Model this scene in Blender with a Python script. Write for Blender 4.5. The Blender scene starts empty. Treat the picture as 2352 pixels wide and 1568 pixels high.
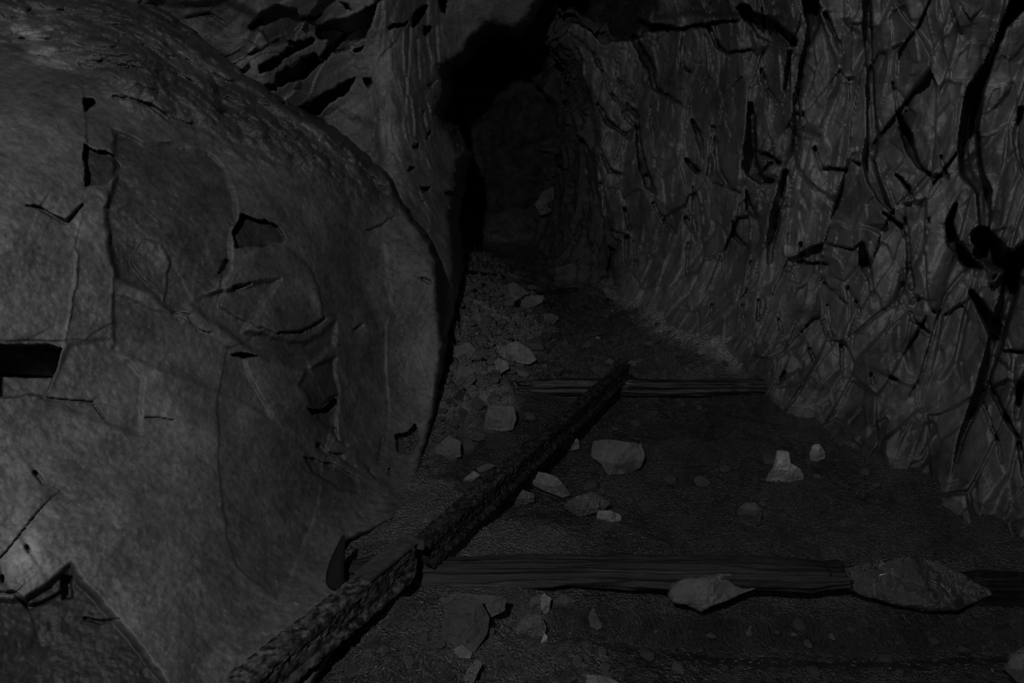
import bpy, math, random
import numpy as np
from mathutils import Vector, Matrix

# ------------------------------------------------------------------ camera, world, lamp, exposure
scene = bpy.context.scene
COL = scene.collection
W, H, F = 2352.0, 1568.0, 1568.0
PITCH = math.radians(19.46)
CAM = np.array([0.0, 0.0, 1.35])
cp, sp = math.cos(PITCH), math.sin(PITCH)
AX_F = np.array([0.0, cp, -sp]); AX_U = np.array([0.0, sp, cp]); AX_R = np.array([1.0, 0.0, 0.0])
cam_data = bpy.data.cameras.new('camera'); cam = bpy.data.objects.new('camera', cam_data); COL.objects.link(cam)
cam.location = CAM; cam.rotation_euler = (math.pi / 2 - PITCH, 0, 0)
cam_data.sensor_width = 36.0; cam_data.lens = 36.0 * F / W; cam_data.clip_start = 0.02; cam_data.clip_end = 60
scene.camera = cam
world = bpy.data.worlds.new('world'); scene.world = world; world.use_nodes = True
world.node_tree.nodes['Background'].inputs[0].default_value = (0.0, 0.0, 0.0, 1)
world.node_tree.nodes['Background'].inputs[1].default_value = 0.0
lamp_data = bpy.data.lights.new('hand_lamp', 'POINT'); lamp = bpy.data.objects.new('hand_lamp', lamp_data)
COL.objects.link(lamp); lamp.location = (-0.46, -0.30, 2.28)
lamp_data.energy = 105.0; lamp_data.shadow_soft_size = 0.035; lamp_data.color = (1, 1, 1)
scene.view_settings.view_transform = 'Standard'; scene.view_settings.look = 'None'
scene.view_settings.exposure = 0.0; scene.view_settings.gamma = 1.0
scene.view_settings.use_curve_mapping = False

# ------------------------------------------------------------------ numpy helpers
def rays(u, v):
    u = np.asarray(u, float); v = np.asarray(v, float)
    return ((u - W / 2) / F)[..., None] * AX_R + ((H / 2 - v) / F)[..., None] * AX_U + AX_F

def at(u, v, d):
    return CAM + rays(u, v) * np.asarray(d, float)[..., None]

def project(P):
    q = np.asarray(P) - CAM
    d = q @ AX_F
    return W / 2 + F * (q @ AX_R) / d, H / 2 - F * (q @ AX_U) / d, d

def at_height(u, v, z):
    r = rays(u, v); t = (z - CAM[2]) / r[..., 2]
    return CAM + r * t[..., None]

def hsh(ix, iy, iz, s):
    h = (ix.astype(np.int64) * 374761393 + iy.astype(np.int64) * 668265263 + iz.astype(np.int64) * 2147483647 + s * 974634777) & 0xffffffff
    h = ((h ^ (h >> 13)) * 1274126177) & 0xffffffff
    h = ((h ^ (h >> 16)) * 2246822519) & 0xffffffff
    return ((h ^ (h >> 15)) & 0xffffff) / float(0xffffff)

def vnoise(P, s=0):
    i = np.floor(P); f = P - i; f = f * f * f * (f * (f * 6 - 15) + 10)
    x, y, z = i[..., 0], i[..., 1], i[..., 2]; out = 0.0
    for a in (0, 1):
        wx = f[..., 0] if a else 1 - f[..., 0]
        for b in (0, 1):
            wy = f[..., 1] if b else 1 - f[..., 1]
            for c in (0, 1):
                wz = f[..., 2] if c else 1 - f[..., 2]
                out = out + wx * wy * wz * hsh(x + a, y + b, z + c, s)
    return out * 2 - 1

def fbm(P, scale, octv=4, s=0, rough=0.5, lac=2.1):
    P = np.asarray(P, float) / scale; a = 1.0; out = 0.0; n = 0.0
    for k in range(octv):
        out = out + a * vnoise(P, s + 17 * k); n += a; a *= rough; P = P * lac + 13.7
    return out / n

def ridged(P, scale, octv=4, s=0, rough=0.5):
    P = np.asarray(P, float) / scale; a = 1.0; out = 0.0; n = 0.0
    for k in range(octv):
        out = out + a * (1 - 2 * np.abs(vnoise(P, s + 17 * k))); n += a; a *= rough; P = P * 2.1 + 7.3
    return out / n

def voro(P, size, s=0, warp=0.0):
    """cells: (random offset, tilt plane value, F2-F1)"""
    size = np.asarray(size, float)
    Q = np.asarray(P, float) / size
    if warp: Q = Q + warp * np.stack([vnoise(Q * 1.7 + 5.1 * k, s + 91 + k) for k in range(3)], -1)
    I = np.floor(Q); f1 = np.full(Q.shape[:-1], 9.0); f2 = f1.copy()
    off = np.zeros_like(f1); tilt = np.zeros_like(f1)
    for a in (-1, 0, 1):
        for b in (-1, 0, 1):
            for c in (-1, 0, 1):
                x, y, z = I[..., 0] + a, I[..., 1] + b, I[..., 2] + c
                h1, h2, h3 = hsh(x, y, z, s + 1), hsh(x, y, z, s + 2), hsh(x, y, z, s + 3)
                dx, dy, dz = Q[..., 0] - x - h1, Q[..., 1] - y - h2, Q[..., 2] - z - h3
                d = np.sqrt(dx * dx + dy * dy + dz * dz)
                m = d < f1
                f2 = np.where(m, f1, np.minimum(f2, d))
                h4, h5, h6 = hsh(x, y, z, s + 4), hsh(x, y, z, s + 5), hsh(x, y, z, s + 6)
                off = np.where(m, h4 * 2 - 1, off)
                tilt = np.where(m, dx * (h5 * 2 - 1) + dy * (h6 * 2 - 1) + dz * (h4 * 2 - 1), tilt)
                f1 = np.where(m, d, f1)
    return off, tilt, f2 - f1, f1

def facet(P, size, s=0, warp=0.0, A=0.4, B=0.8, C=0.35):
    """upper envelope of tilted planes: crisp broken faces meeting in creases"""
    size = np.asarray(size, float); Q = np.asarray(P, float) / size
    if warp: Q = Q + warp * np.stack([vnoise(Q * 1.3 + 5.1 * k, s + 91 + k) for k in range(3)], -1)
    I = np.floor(Q); best = np.full(Q.shape[:-1], -9.0); sec = best.copy()
    for a in (-1, 0, 1):
        for b in (-1, 0, 1):
            for c in (-1, 0, 1):
                x, y, z = I[..., 0] + a, I[..., 1] + b, I[..., 2] + c
                h1, h2, h3, h4, h5, h6 = [hsh(x, y, z, s + k) for k in range(1, 7)]
                dx, dy, dz = Q[..., 0] - x - h1, Q[..., 1] - y - h2, Q[..., 2] - z - h3
                val = A * h4 + B * (dx * (h5 - .5) + dy * (h6 - .5) + dz * (h4 + h5 - 1)) - C * (dx * dx + dy * dy + dz * dz)
                sec = np.maximum(sec, np.minimum(val, best)); best = np.maximum(best, val)
    return best, best - sec

def sstep(a, b, x):
    t = np.clip((x - a) / (b - a), 0, 1); return t * t * (3 - 2 * t)

def seg_dist(u, v, a, b):
    dx, dy = b[0] - a[0], b[1] - a[1]; L = dx * dx + dy * dy + 1e-9
    t = np.clip(((u - a[0]) * dx + (v - a[1]) * dy) / L, 0, 1)
    return np.hypot(u - a[0] - t * dx, v - a[1] - t * dy), t

def poly_sd(u, v, poly):
    """signed distance in pixels, positive inside"""
    d = np.full(u.shape, 1e9); ins = np.zeros(u.shape, bool); n = len(poly)
    for i in range(n):
        a, b = poly[i], poly[(i + 1) % n]
        d = np.minimum(d, seg_dist(u, v, a, b)[0])
        if a[1] != b[1]:
            c = ((v < a[1]) != (v < b[1])) & (u < (b[0] - a[0]) * (v - a[1]) / (b[1] - a[1]) + a[0])
            ins ^= c
    return np.where(ins, d, -d)

class Spline:
    """thin-plate spline of 1/depth over view direction: flat rock faces stay flat"""
    def __init__(self, pts, lam=1e-4):
        p = np.array(pts, float); self.c = p[:, :2] / 1000.0; n = len(p)
        K = self.k(self.c[:, None, :] - self.c[None, :, :]) + lam * np.eye(n)
        Pm = np.hstack([np.ones((n, 1)), self.c]); A = np.zeros((n + 3, n + 3))
        A[:n, :n] = K; A[:n, n:] = Pm; A[n:, :n] = Pm.T
        self.w = np.linalg.solve(A, np.concatenate([1.0 / p[:, 2], np.zeros(3)]))
    @staticmethod
    def k(d):
        r2 = (d ** 2).sum(-1) + 1e-12; return 0.5 * r2 * np.log(r2)
    def __call__(self, u, v):
        sh = u.shape; q = np.stack([u.ravel(), v.ravel()], -1) / 1000.0; o = self.w[-3] + q @ self.w[-2:]
        for i in range(len(self.c)): o = o + self.w[i] * self.k(q - self.c[i])
        return 1.0 / np.clip(o, 0.05, 1.4).reshape(sh)

def mesh_obj(name, V, Fc, mat, parent=None, attr=None, smooth=True):
    me = bpy.data.meshes.new(name)
    V = np.asarray(V, np.float32); Fc = np.asarray(Fc, np.int32); k = Fc.shape[1]
    me.vertices.add(len(V)); me.vertices.foreach_set('co', V.ravel())
    me.loops.add(Fc.size); me.loops.foreach_set('vertex_index', Fc.ravel())
    me.polygons.add(len(Fc)); me.polygons.foreach_set('loop_start', np.arange(0, Fc.size, k, dtype=np.int32))
    me.update(calc_edges=True)
    me.polygons.foreach_set('use_smooth', np.full(len(Fc), smooth, bool))
    if attr is not None:
        a = me.attributes.new('tone', 'FLOAT', 'POINT'); a.data.foreach_set('value', np.asarray(attr, np.float32).ravel())
    me.materials.append(mat); me.validate()
    o = bpy.data.objects.new(name, me); COL.objects.link(o)
    if parent: o.parent = parent
    return o

def tag(o, label=None, cat=None, group=None, kind=None):
    if label: o['label'] = label
    if cat: o['category'] = cat
    if group: o['group'] = group
    if kind: o['kind'] = kind
    return o

def empty(name, loc):
    o = bpy.data.objects.new(name, None); COL.objects.link(o); o.location = loc; o.empty_display_size = 0.05; return o

# ------------------------------------------------------------------ materials
def rock_mat(name, base, var=0.35, rough=0.6, spec=0.4, bump=0.5, fine=90.0, grain=(1, 1, 1), use_tone=True, speck=0.0, dome=0.0, film=0.0):
    m = bpy.data.materials.new(name); m.use_nodes = True; nt = m.node_tree; N = nt.nodes; L = nt.links
    b = N['Principled BSDF']; tc = N.new('ShaderNodeTexCoord'); mp = N.new('ShaderNodeMapping')
    mp.inputs['Scale'].default_value = grain; L.new(tc.outputs['Object'], mp.inputs['Vector'])
    def noise(scale, det=6, r=0.6):
        n = N.new('ShaderNodeTexNoise'); n.inputs['Scale'].default_value = scale; n.inputs['Detail'].default_value = det
        n.inputs['Roughness'].default_value = r; L.new(mp.outputs[0], n.inputs['Vector']); return n
    def math_(op, a, c):
        n = N.new('ShaderNodeMath'); n.operation = op
        for i, x in enumerate((a, c)):
            if isinstance(x, (int, float)): n.inputs[i].default_value = x
            else: L.new(x, n.inputs[i])
        return n.outputs[0]
    def rng(x, lo, hi, a=0.3, c=0.7):
        n = N.new('ShaderNodeMapRange'); n.inputs['From Min'].default_value = a; n.inputs['From Max'].default_value = c
        n.inputs['To Min'].default_value = lo; n.inputs['To Max'].default_value = hi; L.new(x, n.inputs['Value']); return n.outputs[0]
    n1, n2, n3 = noise(7), noise(fine * 0.6, 8, 0.7), noise(fine * 2.2, 4, 0.6)
    c = math_('MULTIPLY', rng(n1.outputs['Fac'], 1 - var, 1 + var), rng(n2.outputs['Fac'], 1 - var, 1 + var))
    c = math_('MULTIPLY', c, base)
    if speck:
        vo = N.new('ShaderNodeTexVoronoi'); vo.inputs['Scale'].default_value = fine * 1.3; L.new(mp.outputs[0], vo.inputs['Vector'])
        c = math_('MULTIPLY', c, rng(vo.outputs['Distance'], 1 + speck, 1.0, 0.05, 0.3))
    if use_tone:
        at_ = N.new('ShaderNodeAttribute'); at_.attribute_name = 'tone'; c = math_('MULTIPLY', c, at_.outputs['Fac'])
    cc = N.new('ShaderNodeCombineColor')
    for i in range(3): L.new(c, cc.inputs[i])
    L.new(cc.outputs[0], b.inputs['Base Color'])
    L.new(rng(n2.outputs['Fac'], max(rough - 0.12, 0.05), rough + 0.12), b.inputs['Roughness'])
    b.inputs['Specular IOR Level'].default_value = spec
    h = math_('ADD', math_('MULTIPLY', n2.outputs['Fac'], 1.0), math_('MULTIPLY', n3.outputs['Fac'], 0.45))
    if dome:
        vd = N.new('ShaderNodeTexVoronoi'); vd.inputs['Scale'].default_value = fine * 1.1; L.new(mp.outputs[0], vd.inputs['Vector'])
        h = math_('SUBTRACT', h, math_('MULTIPLY', vd.outputs['Distance'], dome))
    bp = N.new('ShaderNodeBump'); bp.inputs['Strength'].default_value = bump; bp.inputs['Distance'].default_value = 0.012
    L.new(h, bp.inputs['Height']); L.new(bp.outputs[0], b.inputs['Normal'])
    if film:
        b.inputs['Coat Weight'].default_value = film; b.inputs['Coat Roughness'].default_value = 0.07; L.new(bp.outputs[0], b.inputs['Coat Normal'])
    return m

M_LEFT = rock_mat('damp_smooth_rock', 0.105, 0.36, 0.5, 0.4, 0.28, 80)
M_CEIL = rock_mat('slabby_rock', 0.20, 0.30, 0.38, 0.6, 0.5, 70)
M_RIGHT = rock_mat('fractured_rock', 0.195, 0.26, 0.36, 0.7, 0.4, 50)
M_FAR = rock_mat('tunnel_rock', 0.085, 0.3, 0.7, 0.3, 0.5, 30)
M_END = rock_mat('shaded_end_rock', 0.05, 0.5, 0.7, 0.2, 0.5, 20)  # base colour lowered to put the unlit tunnel depth into the rock
M_FLOOR = rock_mat('wet_gravelly_mud', 0.07, 0.5, 0.2, 0.9, 0.8, 120, speck=0.3, dome=1.2, film=0.8)
M_STONE = rock_mat('loose_stone', 0.15, 0.25, 0.5, 0.4, 0.6, 90, use_tone=True)
M_WETST = rock_mat('wet_stone', 0.085, 0.3, 0.2, 0.9, 0.7, 90, use_tone=True, dome=0.8, film=1.0)
M_WETWOOD = rock_mat('wet_black_timber', 0.014, 0.4, 0.18, 0.9, 0.7, 60, grain=(0.06, 1, 1))
M_IRON = rock_mat('rusted_iron', 0.045, 0.35, 0.6, 0.3, 0.7, 120)
M_BLACK = rock_mat('near_black', 0.008, 0.3, 0.7, 0.15, 0.4, 120, use_tone=False)
M_WOOD = rock_mat('weathered_timber', 0.025, 0.5, 0.5, 0.4, 0.8, 60, grain=(0.06, 1, 1))

def water_mat():
    m = bpy.data.materials.new('still_water'); m.use_nodes = True; nt = m.node_tree; N = nt.nodes; L = nt.links
    N.remove(N['Principled BSDF']); out = N['Material Output']
    tr = N.new('ShaderNodeBsdfTransparent'); tr.inputs[0].default_value = (0.85, 0.85, 0.85, 1)
    gl = N.new('ShaderNodeBsdfGlossy'); gl.inputs['Roughness'].default_value = 0.02; gl.inputs[0].default_value = (1, 1, 1, 1)
    lw = N.new('ShaderNodeLayerWeight'); lw.inputs['Blend'].default_value = 0.5
    pw = N.new('ShaderNodeMath'); pw.operation = 'POWER'; pw.inputs[1].default_value = 5.0; L.new(lw.outputs['Facing'], pw.inputs[0])
    fr = N.new('ShaderNodeMath'); fr.operation = 'MULTIPLY_ADD'; fr.inputs[1].default_value = 0.98; fr.inputs[2].default_value = 0.02; L.new(pw.outputs[0], fr.inputs[0])
    tc = N.new('ShaderNodeTexCoord'); n = N.new('ShaderNodeTexNoise'); n.inputs['Scale'].default_value = 9; n.inputs['Detail'].default_value = 3
    L.new(tc.outputs['Object'], n.inputs['Vector'])
    bp = N.new('ShaderNodeBump'); bp.inputs['Strength'].default_value = 0.08; bp.inputs['Distance'].default_value = 0.02
    L.new(n.outputs['Fac'], bp.inputs['Height']); L.new(bp.outputs[0], gl.inputs['Normal'])
    mx = N.new('ShaderNodeMixShader'); L.new(fr.outputs[0], mx.inputs[0]); L.new(tr.outputs[0], mx.inputs[1]); L.new(gl.outputs[0], mx.inputs[2])
    L.new(mx.outputs[0], out.inputs[0]); return m
M_WATER = water_mat()

# ------------------------------------------------------------------ rock faces
def rock_face(name, poly, ctrl, mat, disp, pits=(), cracks=(), tones=(), step=2.6, rnd=22.0, rnd_m=0.12, skirt=0.5, wob=5.0,
              bounds=(-420, -330, 2780, 1800), crack_depth=4.0, saw=0.6, base_tone=1.0):
    sp_ = Spline(ctrl); pu = [p[0] for p in poly]; pv = [p[1] for p in poly]
    u0, u1 = max(min(pu) - 36, bounds[0]), min(max(pu) + 36, bounds[2]); v0, v1 = max(min(pv) - 36, bounds[1]), min(max(pv) + 36, bounds[3])
    us = np.arange(u0, u1, step); vs = np.arange(v0, v1, step); u, v = np.meshgrid(us, vs)
    d0 = sp_(u, v); P = at(u, v, d0)
    w1 = fbm(P, 0.05, 3, 5); w2 = fbm(P + 9.3, 0.05, 3, 6); uw, vw = u + wob * w1, v + wob * w2
    sd = poly_sd(uw, vw, poly)
    dz, tn_ = disp(P, u, v)
    tone = base_tone * tn_
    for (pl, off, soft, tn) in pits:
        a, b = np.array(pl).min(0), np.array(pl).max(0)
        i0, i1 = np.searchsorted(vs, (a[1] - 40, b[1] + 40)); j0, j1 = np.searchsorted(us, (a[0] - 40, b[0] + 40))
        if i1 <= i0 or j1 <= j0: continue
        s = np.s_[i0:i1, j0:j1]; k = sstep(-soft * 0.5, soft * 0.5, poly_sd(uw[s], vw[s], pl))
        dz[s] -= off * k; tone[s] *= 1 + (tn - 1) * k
    for ck in cracks:
        a = np.array([c[:2] for c in ck]).min(0) - 130; b = np.array([c[:2] for c in ck]).max(0) + 130
        i0, i1 = np.searchsorted(vs, (a[1], b[1])); j0, j1 = np.searchsorted(us, (a[0], b[0]))
        if i1 <= i0 or j1 <= j0: continue
        s = np.s_[i0:i1, j0:j1]; best = np.zeros(u[s].shape); near = np.full(u[s].shape, 1e9); sgn = np.zeros(u[s].shape); wid = np.ones(u[s].shape)
        for p, q in zip(ck[:-1], ck[1:]):
            dd, t = seg_dist(u[s] + 0.6 * wob * w1[s], v[s] + 0.6 * wob * w2[s], p, q); w = p[2] + (q[2] - p[2]) * t
            dep = np.clip(crack_depth * w * d0[s] / F, 0.018, 0.75)
            best = np.maximum(best, dep * sstep(1.15, 0.55, dd / (0.5 * w + 1.8)))
            nx_, ny_ = q[1] - p[1], p[0] - q[0]
            if nx_ + 0.6 * ny_ < 0: nx_, ny_ = -nx_, -ny_
            L_ = math.hypot(nx_, ny_) + 1e-6; e_ = ((u[s] - p[0]) * nx_ + (v[s] - p[1]) * ny_) / L_
            m_ = dd < near; near = np.where(m_, dd, near); sgn = np.where(m_, e_, sgn); wid = np.where(m_, w, wid)
        # one lip stands proud on the upper left, the other side drops away and ramps back
        amp_ = saw * np.clip(3.0 * wid * d0[s] / F, 0.012, 0.07)
        fall = np.exp(-near / np.minimum(3.0 * wid + 10.0, 34.0)) * sstep(0, 30, 125 - near)
        dz[s] += -best + amp_ * fall * (-0.45 - 0.55 * np.tanh(sgn / 3.5))
    for (cu, cv, ru, rv, ang, amp) in tones:
        c_, s_ = math.cos(math.radians(ang)), math.sin(math.radians(ang))
        x = ((u - cu) * c_ + (v - cv) * s_) / ru; y = (-(u - cu) * s_ + (v - cv) * c_) / rv
        k = np.exp(-(x * x + y * y)) * np.clip(0.75 + 0.9 * fbm(P, 0.07, 4, 33), 0, 1.6)
        tone *= 1 + amp * k
    push = rnd_m * (1 - np.sqrt(1 - np.clip(1 - sd / rnd, 0, 1) ** 2)) * np.where(sd > 0, 1, 1) + skirt * np.clip(-sd / 22.0, 0, 1)
    d = d0 - dz + push
    V = at(u, v, d).reshape(-1, 3); nv, nu = u.shape
    idx = np.arange(nu * nv).reshape(nv, nu)
    keep = sd > -24; kf = keep[:-1, :-1] & keep[1:, :-1] & keep[1:, 1:] & keep[:-1, 1:]
    Fc = np.stack([idx[:-1, :-1], idx[1:, :-1], idx[1:, 1:], idx[:-1, 1:]], -1)[kf]
    used = np.unique(Fc); rm = np.full(nu * nv, -1); rm[used] = np.arange(len(used))
    o = mesh_obj(name, V[used], rm[Fc], mat, attr=np.clip(tone, 0.02, 6).ravel()[used]); o['kind'] = 'structure'
    return o

# --- wall_left: the big smooth bulging mass
STK = np.array([[0.8, 0.35, 0.5], [-0.3, 0.94, -0.1], [-0.5, -0.2, 0.84]])
def disp_left(P, u, v):
    g1, e1 = facet(P, (0.5, 0.5, 0.5), 3, 0.15); g2, e2 = facet(P, (0.16, 0.16, 0.16), 8, 0.25); g3, e3 = facet(P, (0.05, 0.05, 0.04), 9, 0.3)
    top = sstep(60, -70, v - (105 + 0.40 * u) - 50 * fbm(P, 0.4, 3, 79))       # rubbly upper shoulder
    low = sstep(1000, 1250, v) * sstep(350, 0, u)
    r = 0.25 + 0.75 * np.clip(0.5 + 0.9 * fbm(P, 0.35, 3, 71), 0, 1) + 1.3 * top + 0.7 * low
    z = 0.035 * fbm(P, 0.7, 3, 1) + 0.07 * g1 + r * (0.022 * g2 + 0.009 * g3)
    z = z + r * 0.009 * fbm(P, 0.12, 5, 21, 0.6) + 0.0022 * fbm(P, 0.012, 2, 9)
    Q = P @ STK.T
    tone = 1 + 0.32 * fbm(Q * (1, 1, 0.22), 0.06, 4, 84, 0.6) + 0.30 * fbm(P, 0.22, 5, 83, 0.62) + 0.22 * fbm(P, 0.03, 3, 87) + top * 0.5 * fbm(P, 0.06, 4, 89)
    z = z + top * (0.10 * g2 + 0.07 * g3 + 0.035 * fbm(P, 0.06, 5, 97, 0.7) - 0.05)
    tone = tone * (1 - 0.3 * top)
    return z, np.clip(tone, 0.3, 2.2)
A_POLY = [(-900, -600), (-300, -500), (0, -260), (200, -90), (330, -10), (430, 60), (520, 135), (610, 205), (680, 262), (745, 300), (800, 340),
          (850, 385), (880, 402), (895, 425), (925, 480), (955, 520), (985, 560), (1000, 600), (1005, 660), (1010, 730), (1018, 800), (1008, 860),
          (1000, 905), (995, 950), (985, 1000), (965, 1060), (950, 1150), (880, 1205), (800, 1240), (780, 1290), (776, 1350), (850, 1385), (770, 1490), (720, 1568), (640, 1760), (600, 2000), (-900, 2000)]
A_CTRL = [(-400, 100, 1.75), (-400, 800, 1.35), (-400, 1500, 1.1), (0, -250, 2.9), (0, 60, 2.25), (200, -80, 2.9), (400, 50, 2.85), (0, 300, 1.8), (0, 784, 1.6), (0, 1100, 1.5), (0, 1568, 1.3), (300, 130, 2.35), (250, 400, 1.95),
          (300, 800, 1.85), (300, 1200, 1.62), (300, 1568, 1.42), (520, 190, 2.7), (500, 500, 2.15), (500, 900, 2.0), (500, 1200, 1.82), (540, 1568, 1.55),
          (700, 300, 2.8), (700, 600, 2.45), (700, 900, 2.3), (720, 1100, 2.22), (760, 1290, 2.06), (740, 1420, 1.80), (770, 1480, 1.72), (860, 400, 3.02), (880, 600, 2.95), (880, 850, 2.86), (860, 1050, 2.6), (900, 1200, 2.3),
          (985, 600, 3.0), (1000, 800, 2.98), (985, 950, 2.86), (760, 1568, 1.60)]
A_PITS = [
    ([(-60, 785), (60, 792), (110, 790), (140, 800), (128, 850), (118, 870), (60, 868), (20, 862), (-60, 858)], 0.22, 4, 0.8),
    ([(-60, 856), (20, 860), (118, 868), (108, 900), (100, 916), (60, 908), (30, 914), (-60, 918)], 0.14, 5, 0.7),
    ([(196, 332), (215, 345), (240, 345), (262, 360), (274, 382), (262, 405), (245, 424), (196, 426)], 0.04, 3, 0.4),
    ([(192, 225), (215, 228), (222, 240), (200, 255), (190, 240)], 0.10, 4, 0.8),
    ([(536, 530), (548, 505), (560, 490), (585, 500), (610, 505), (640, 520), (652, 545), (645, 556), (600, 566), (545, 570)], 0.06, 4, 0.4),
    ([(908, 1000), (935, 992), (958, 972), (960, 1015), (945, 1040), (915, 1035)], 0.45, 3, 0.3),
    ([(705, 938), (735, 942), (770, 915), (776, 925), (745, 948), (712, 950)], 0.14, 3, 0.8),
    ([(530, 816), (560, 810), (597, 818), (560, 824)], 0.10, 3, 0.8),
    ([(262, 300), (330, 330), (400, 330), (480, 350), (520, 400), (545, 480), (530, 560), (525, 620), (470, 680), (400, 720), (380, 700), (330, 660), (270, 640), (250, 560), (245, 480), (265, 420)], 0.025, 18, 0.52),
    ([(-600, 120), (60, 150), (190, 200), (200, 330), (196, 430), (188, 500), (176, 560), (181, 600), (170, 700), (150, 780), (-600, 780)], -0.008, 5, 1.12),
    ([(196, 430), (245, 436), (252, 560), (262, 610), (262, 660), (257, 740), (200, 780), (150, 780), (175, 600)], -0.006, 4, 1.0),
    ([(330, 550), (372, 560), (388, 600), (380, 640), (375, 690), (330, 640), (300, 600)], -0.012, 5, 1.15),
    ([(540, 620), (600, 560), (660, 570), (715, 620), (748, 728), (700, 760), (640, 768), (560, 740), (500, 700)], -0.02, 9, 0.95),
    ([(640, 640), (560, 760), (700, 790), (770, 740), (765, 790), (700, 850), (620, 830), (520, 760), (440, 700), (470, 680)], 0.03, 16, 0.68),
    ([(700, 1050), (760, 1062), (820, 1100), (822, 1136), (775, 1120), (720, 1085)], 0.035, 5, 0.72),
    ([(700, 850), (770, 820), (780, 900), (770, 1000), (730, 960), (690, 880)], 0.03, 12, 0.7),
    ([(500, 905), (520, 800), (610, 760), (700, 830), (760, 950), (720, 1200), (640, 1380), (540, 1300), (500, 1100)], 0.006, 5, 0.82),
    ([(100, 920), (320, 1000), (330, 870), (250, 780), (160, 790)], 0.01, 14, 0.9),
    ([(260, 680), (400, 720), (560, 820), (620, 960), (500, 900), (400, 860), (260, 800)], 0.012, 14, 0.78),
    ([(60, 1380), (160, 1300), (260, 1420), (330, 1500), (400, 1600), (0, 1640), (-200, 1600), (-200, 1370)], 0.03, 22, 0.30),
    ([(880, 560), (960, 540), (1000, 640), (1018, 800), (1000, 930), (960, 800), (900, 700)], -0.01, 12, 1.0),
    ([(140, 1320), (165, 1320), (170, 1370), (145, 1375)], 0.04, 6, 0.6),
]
A_CRACKS = [
    [(62, 472, 3), (90, 475, 7), (120, 495, 7), (153, 512, 9), (166, 496, 7), (190, 470, 5)],
    [(100, 915, 4), (160, 921, 3), (210, 922, 3), (240, 962, 2)],
    [(-40, 1356, 6), (35, 1360, 7), (65, 1395, 7), (100, 1385, 7), (140, 1360, 5)],
    [(195, 1420, 5), (230, 1427, 7), (272, 1420, 3)],
    [(400, 716, 3), (430, 722, 4), (455, 760, 3), (485, 767, 2)],
    [(640, 765, 3), (690, 762, 4), (722, 745, 4), (748, 728, 3)],
    [(730, 1022, 8), (750, 1040, 6), (782, 1044, 7), (790, 1056, 4), (815, 1072, 5)],
    [(765, 985, 3), (780, 1012, 3), (795, 1022, 5)],
    [(262, 222, 4), (290, 226, 6), (310, 228, 3), (345, 240, 8), (375, 262, 7), (398, 285, 5)],
    [(508, 656, 4), (520, 600, 7), (505, 625, 4)],
    [(540, 660, 9), (575, 650, 3)], [(740, 930, 3), (775, 905, 4)],
    [(840, 530, 3), (872, 520, 4), (905, 500, 3)], [(970, 642, 6), (985, 648, 5)],
    [(335, 957, 3), (400, 965, 2)], [(830, 745, 4), (815, 760, 5)],
    [(875, 1010, 3), (868, 1060, 3)], [(850, 1080, 5), (862, 1092, 6)], [(898, 1080, 7), (897, 1092, 6)],
    [(80, 1085, 8), (100, 1110, 5)], [(60, 1255, 8), (66, 1265, 8)], [(5, 1325, 10), (8, 1332, 8)],
]
A_TONES = [(105, 90, 75, 34, 35, 3.4), (40, 60, 60, 20, 40, 0.7), (170, 55, 60, 22, 30, 0.5), (420, 125, 110, 24, 28, 1.4), (20, 1060, 55, 60, 20, 1.3),
           (50, 1250, 75, 80, 50, 2.2), (380, 930, 120, 62, 40, 0.45), (120, 740, 40, 30, 0, 0.4), (722, 690, 13, 42, -25, 2.2), (715, 300, 70, 12, 42, 2.6),
           (640, 1180, 60, 70, 0, 0.5), (430, 360, 50, 20, 30, 0.5), (490, 410, 25, 20, 0, 0.6), (375, 590, 10, 30, 0, 0.7), (178, 520, 4, 60, 3, 0.9), (255, 690, 5, 55, 2, 0.9), (140, 800, 6, 60, 15, 0.7),
           (530, 970, 20, 40, 0, 0.4), (780, 350, 60, 10, 50, 0.8), (900, 430, 30, 6, 40, 0.9), (960, 560, 60, 14, 60, 0.4), (850, 900, 90, 200, 0, -0.2), (780, 1180, 140, 70, 0, -0.25), (650, 380, 200, 70, 40, -0.05), (300, 1480, 140, 60, 10, 0.15), (200, 400, 250, 200, 0, 0.12)]  # thin strips along the ridge paint its lit edge into the tone
rock_face('wall_left', A_POLY, A_CTRL, M_LEFT, disp_left, A_PITS, A_CRACKS, A_TONES, rnd=12, rnd_m=0.05, skirt=0.8, crack_depth=3.5, wob=7, saw=0.35)

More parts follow.
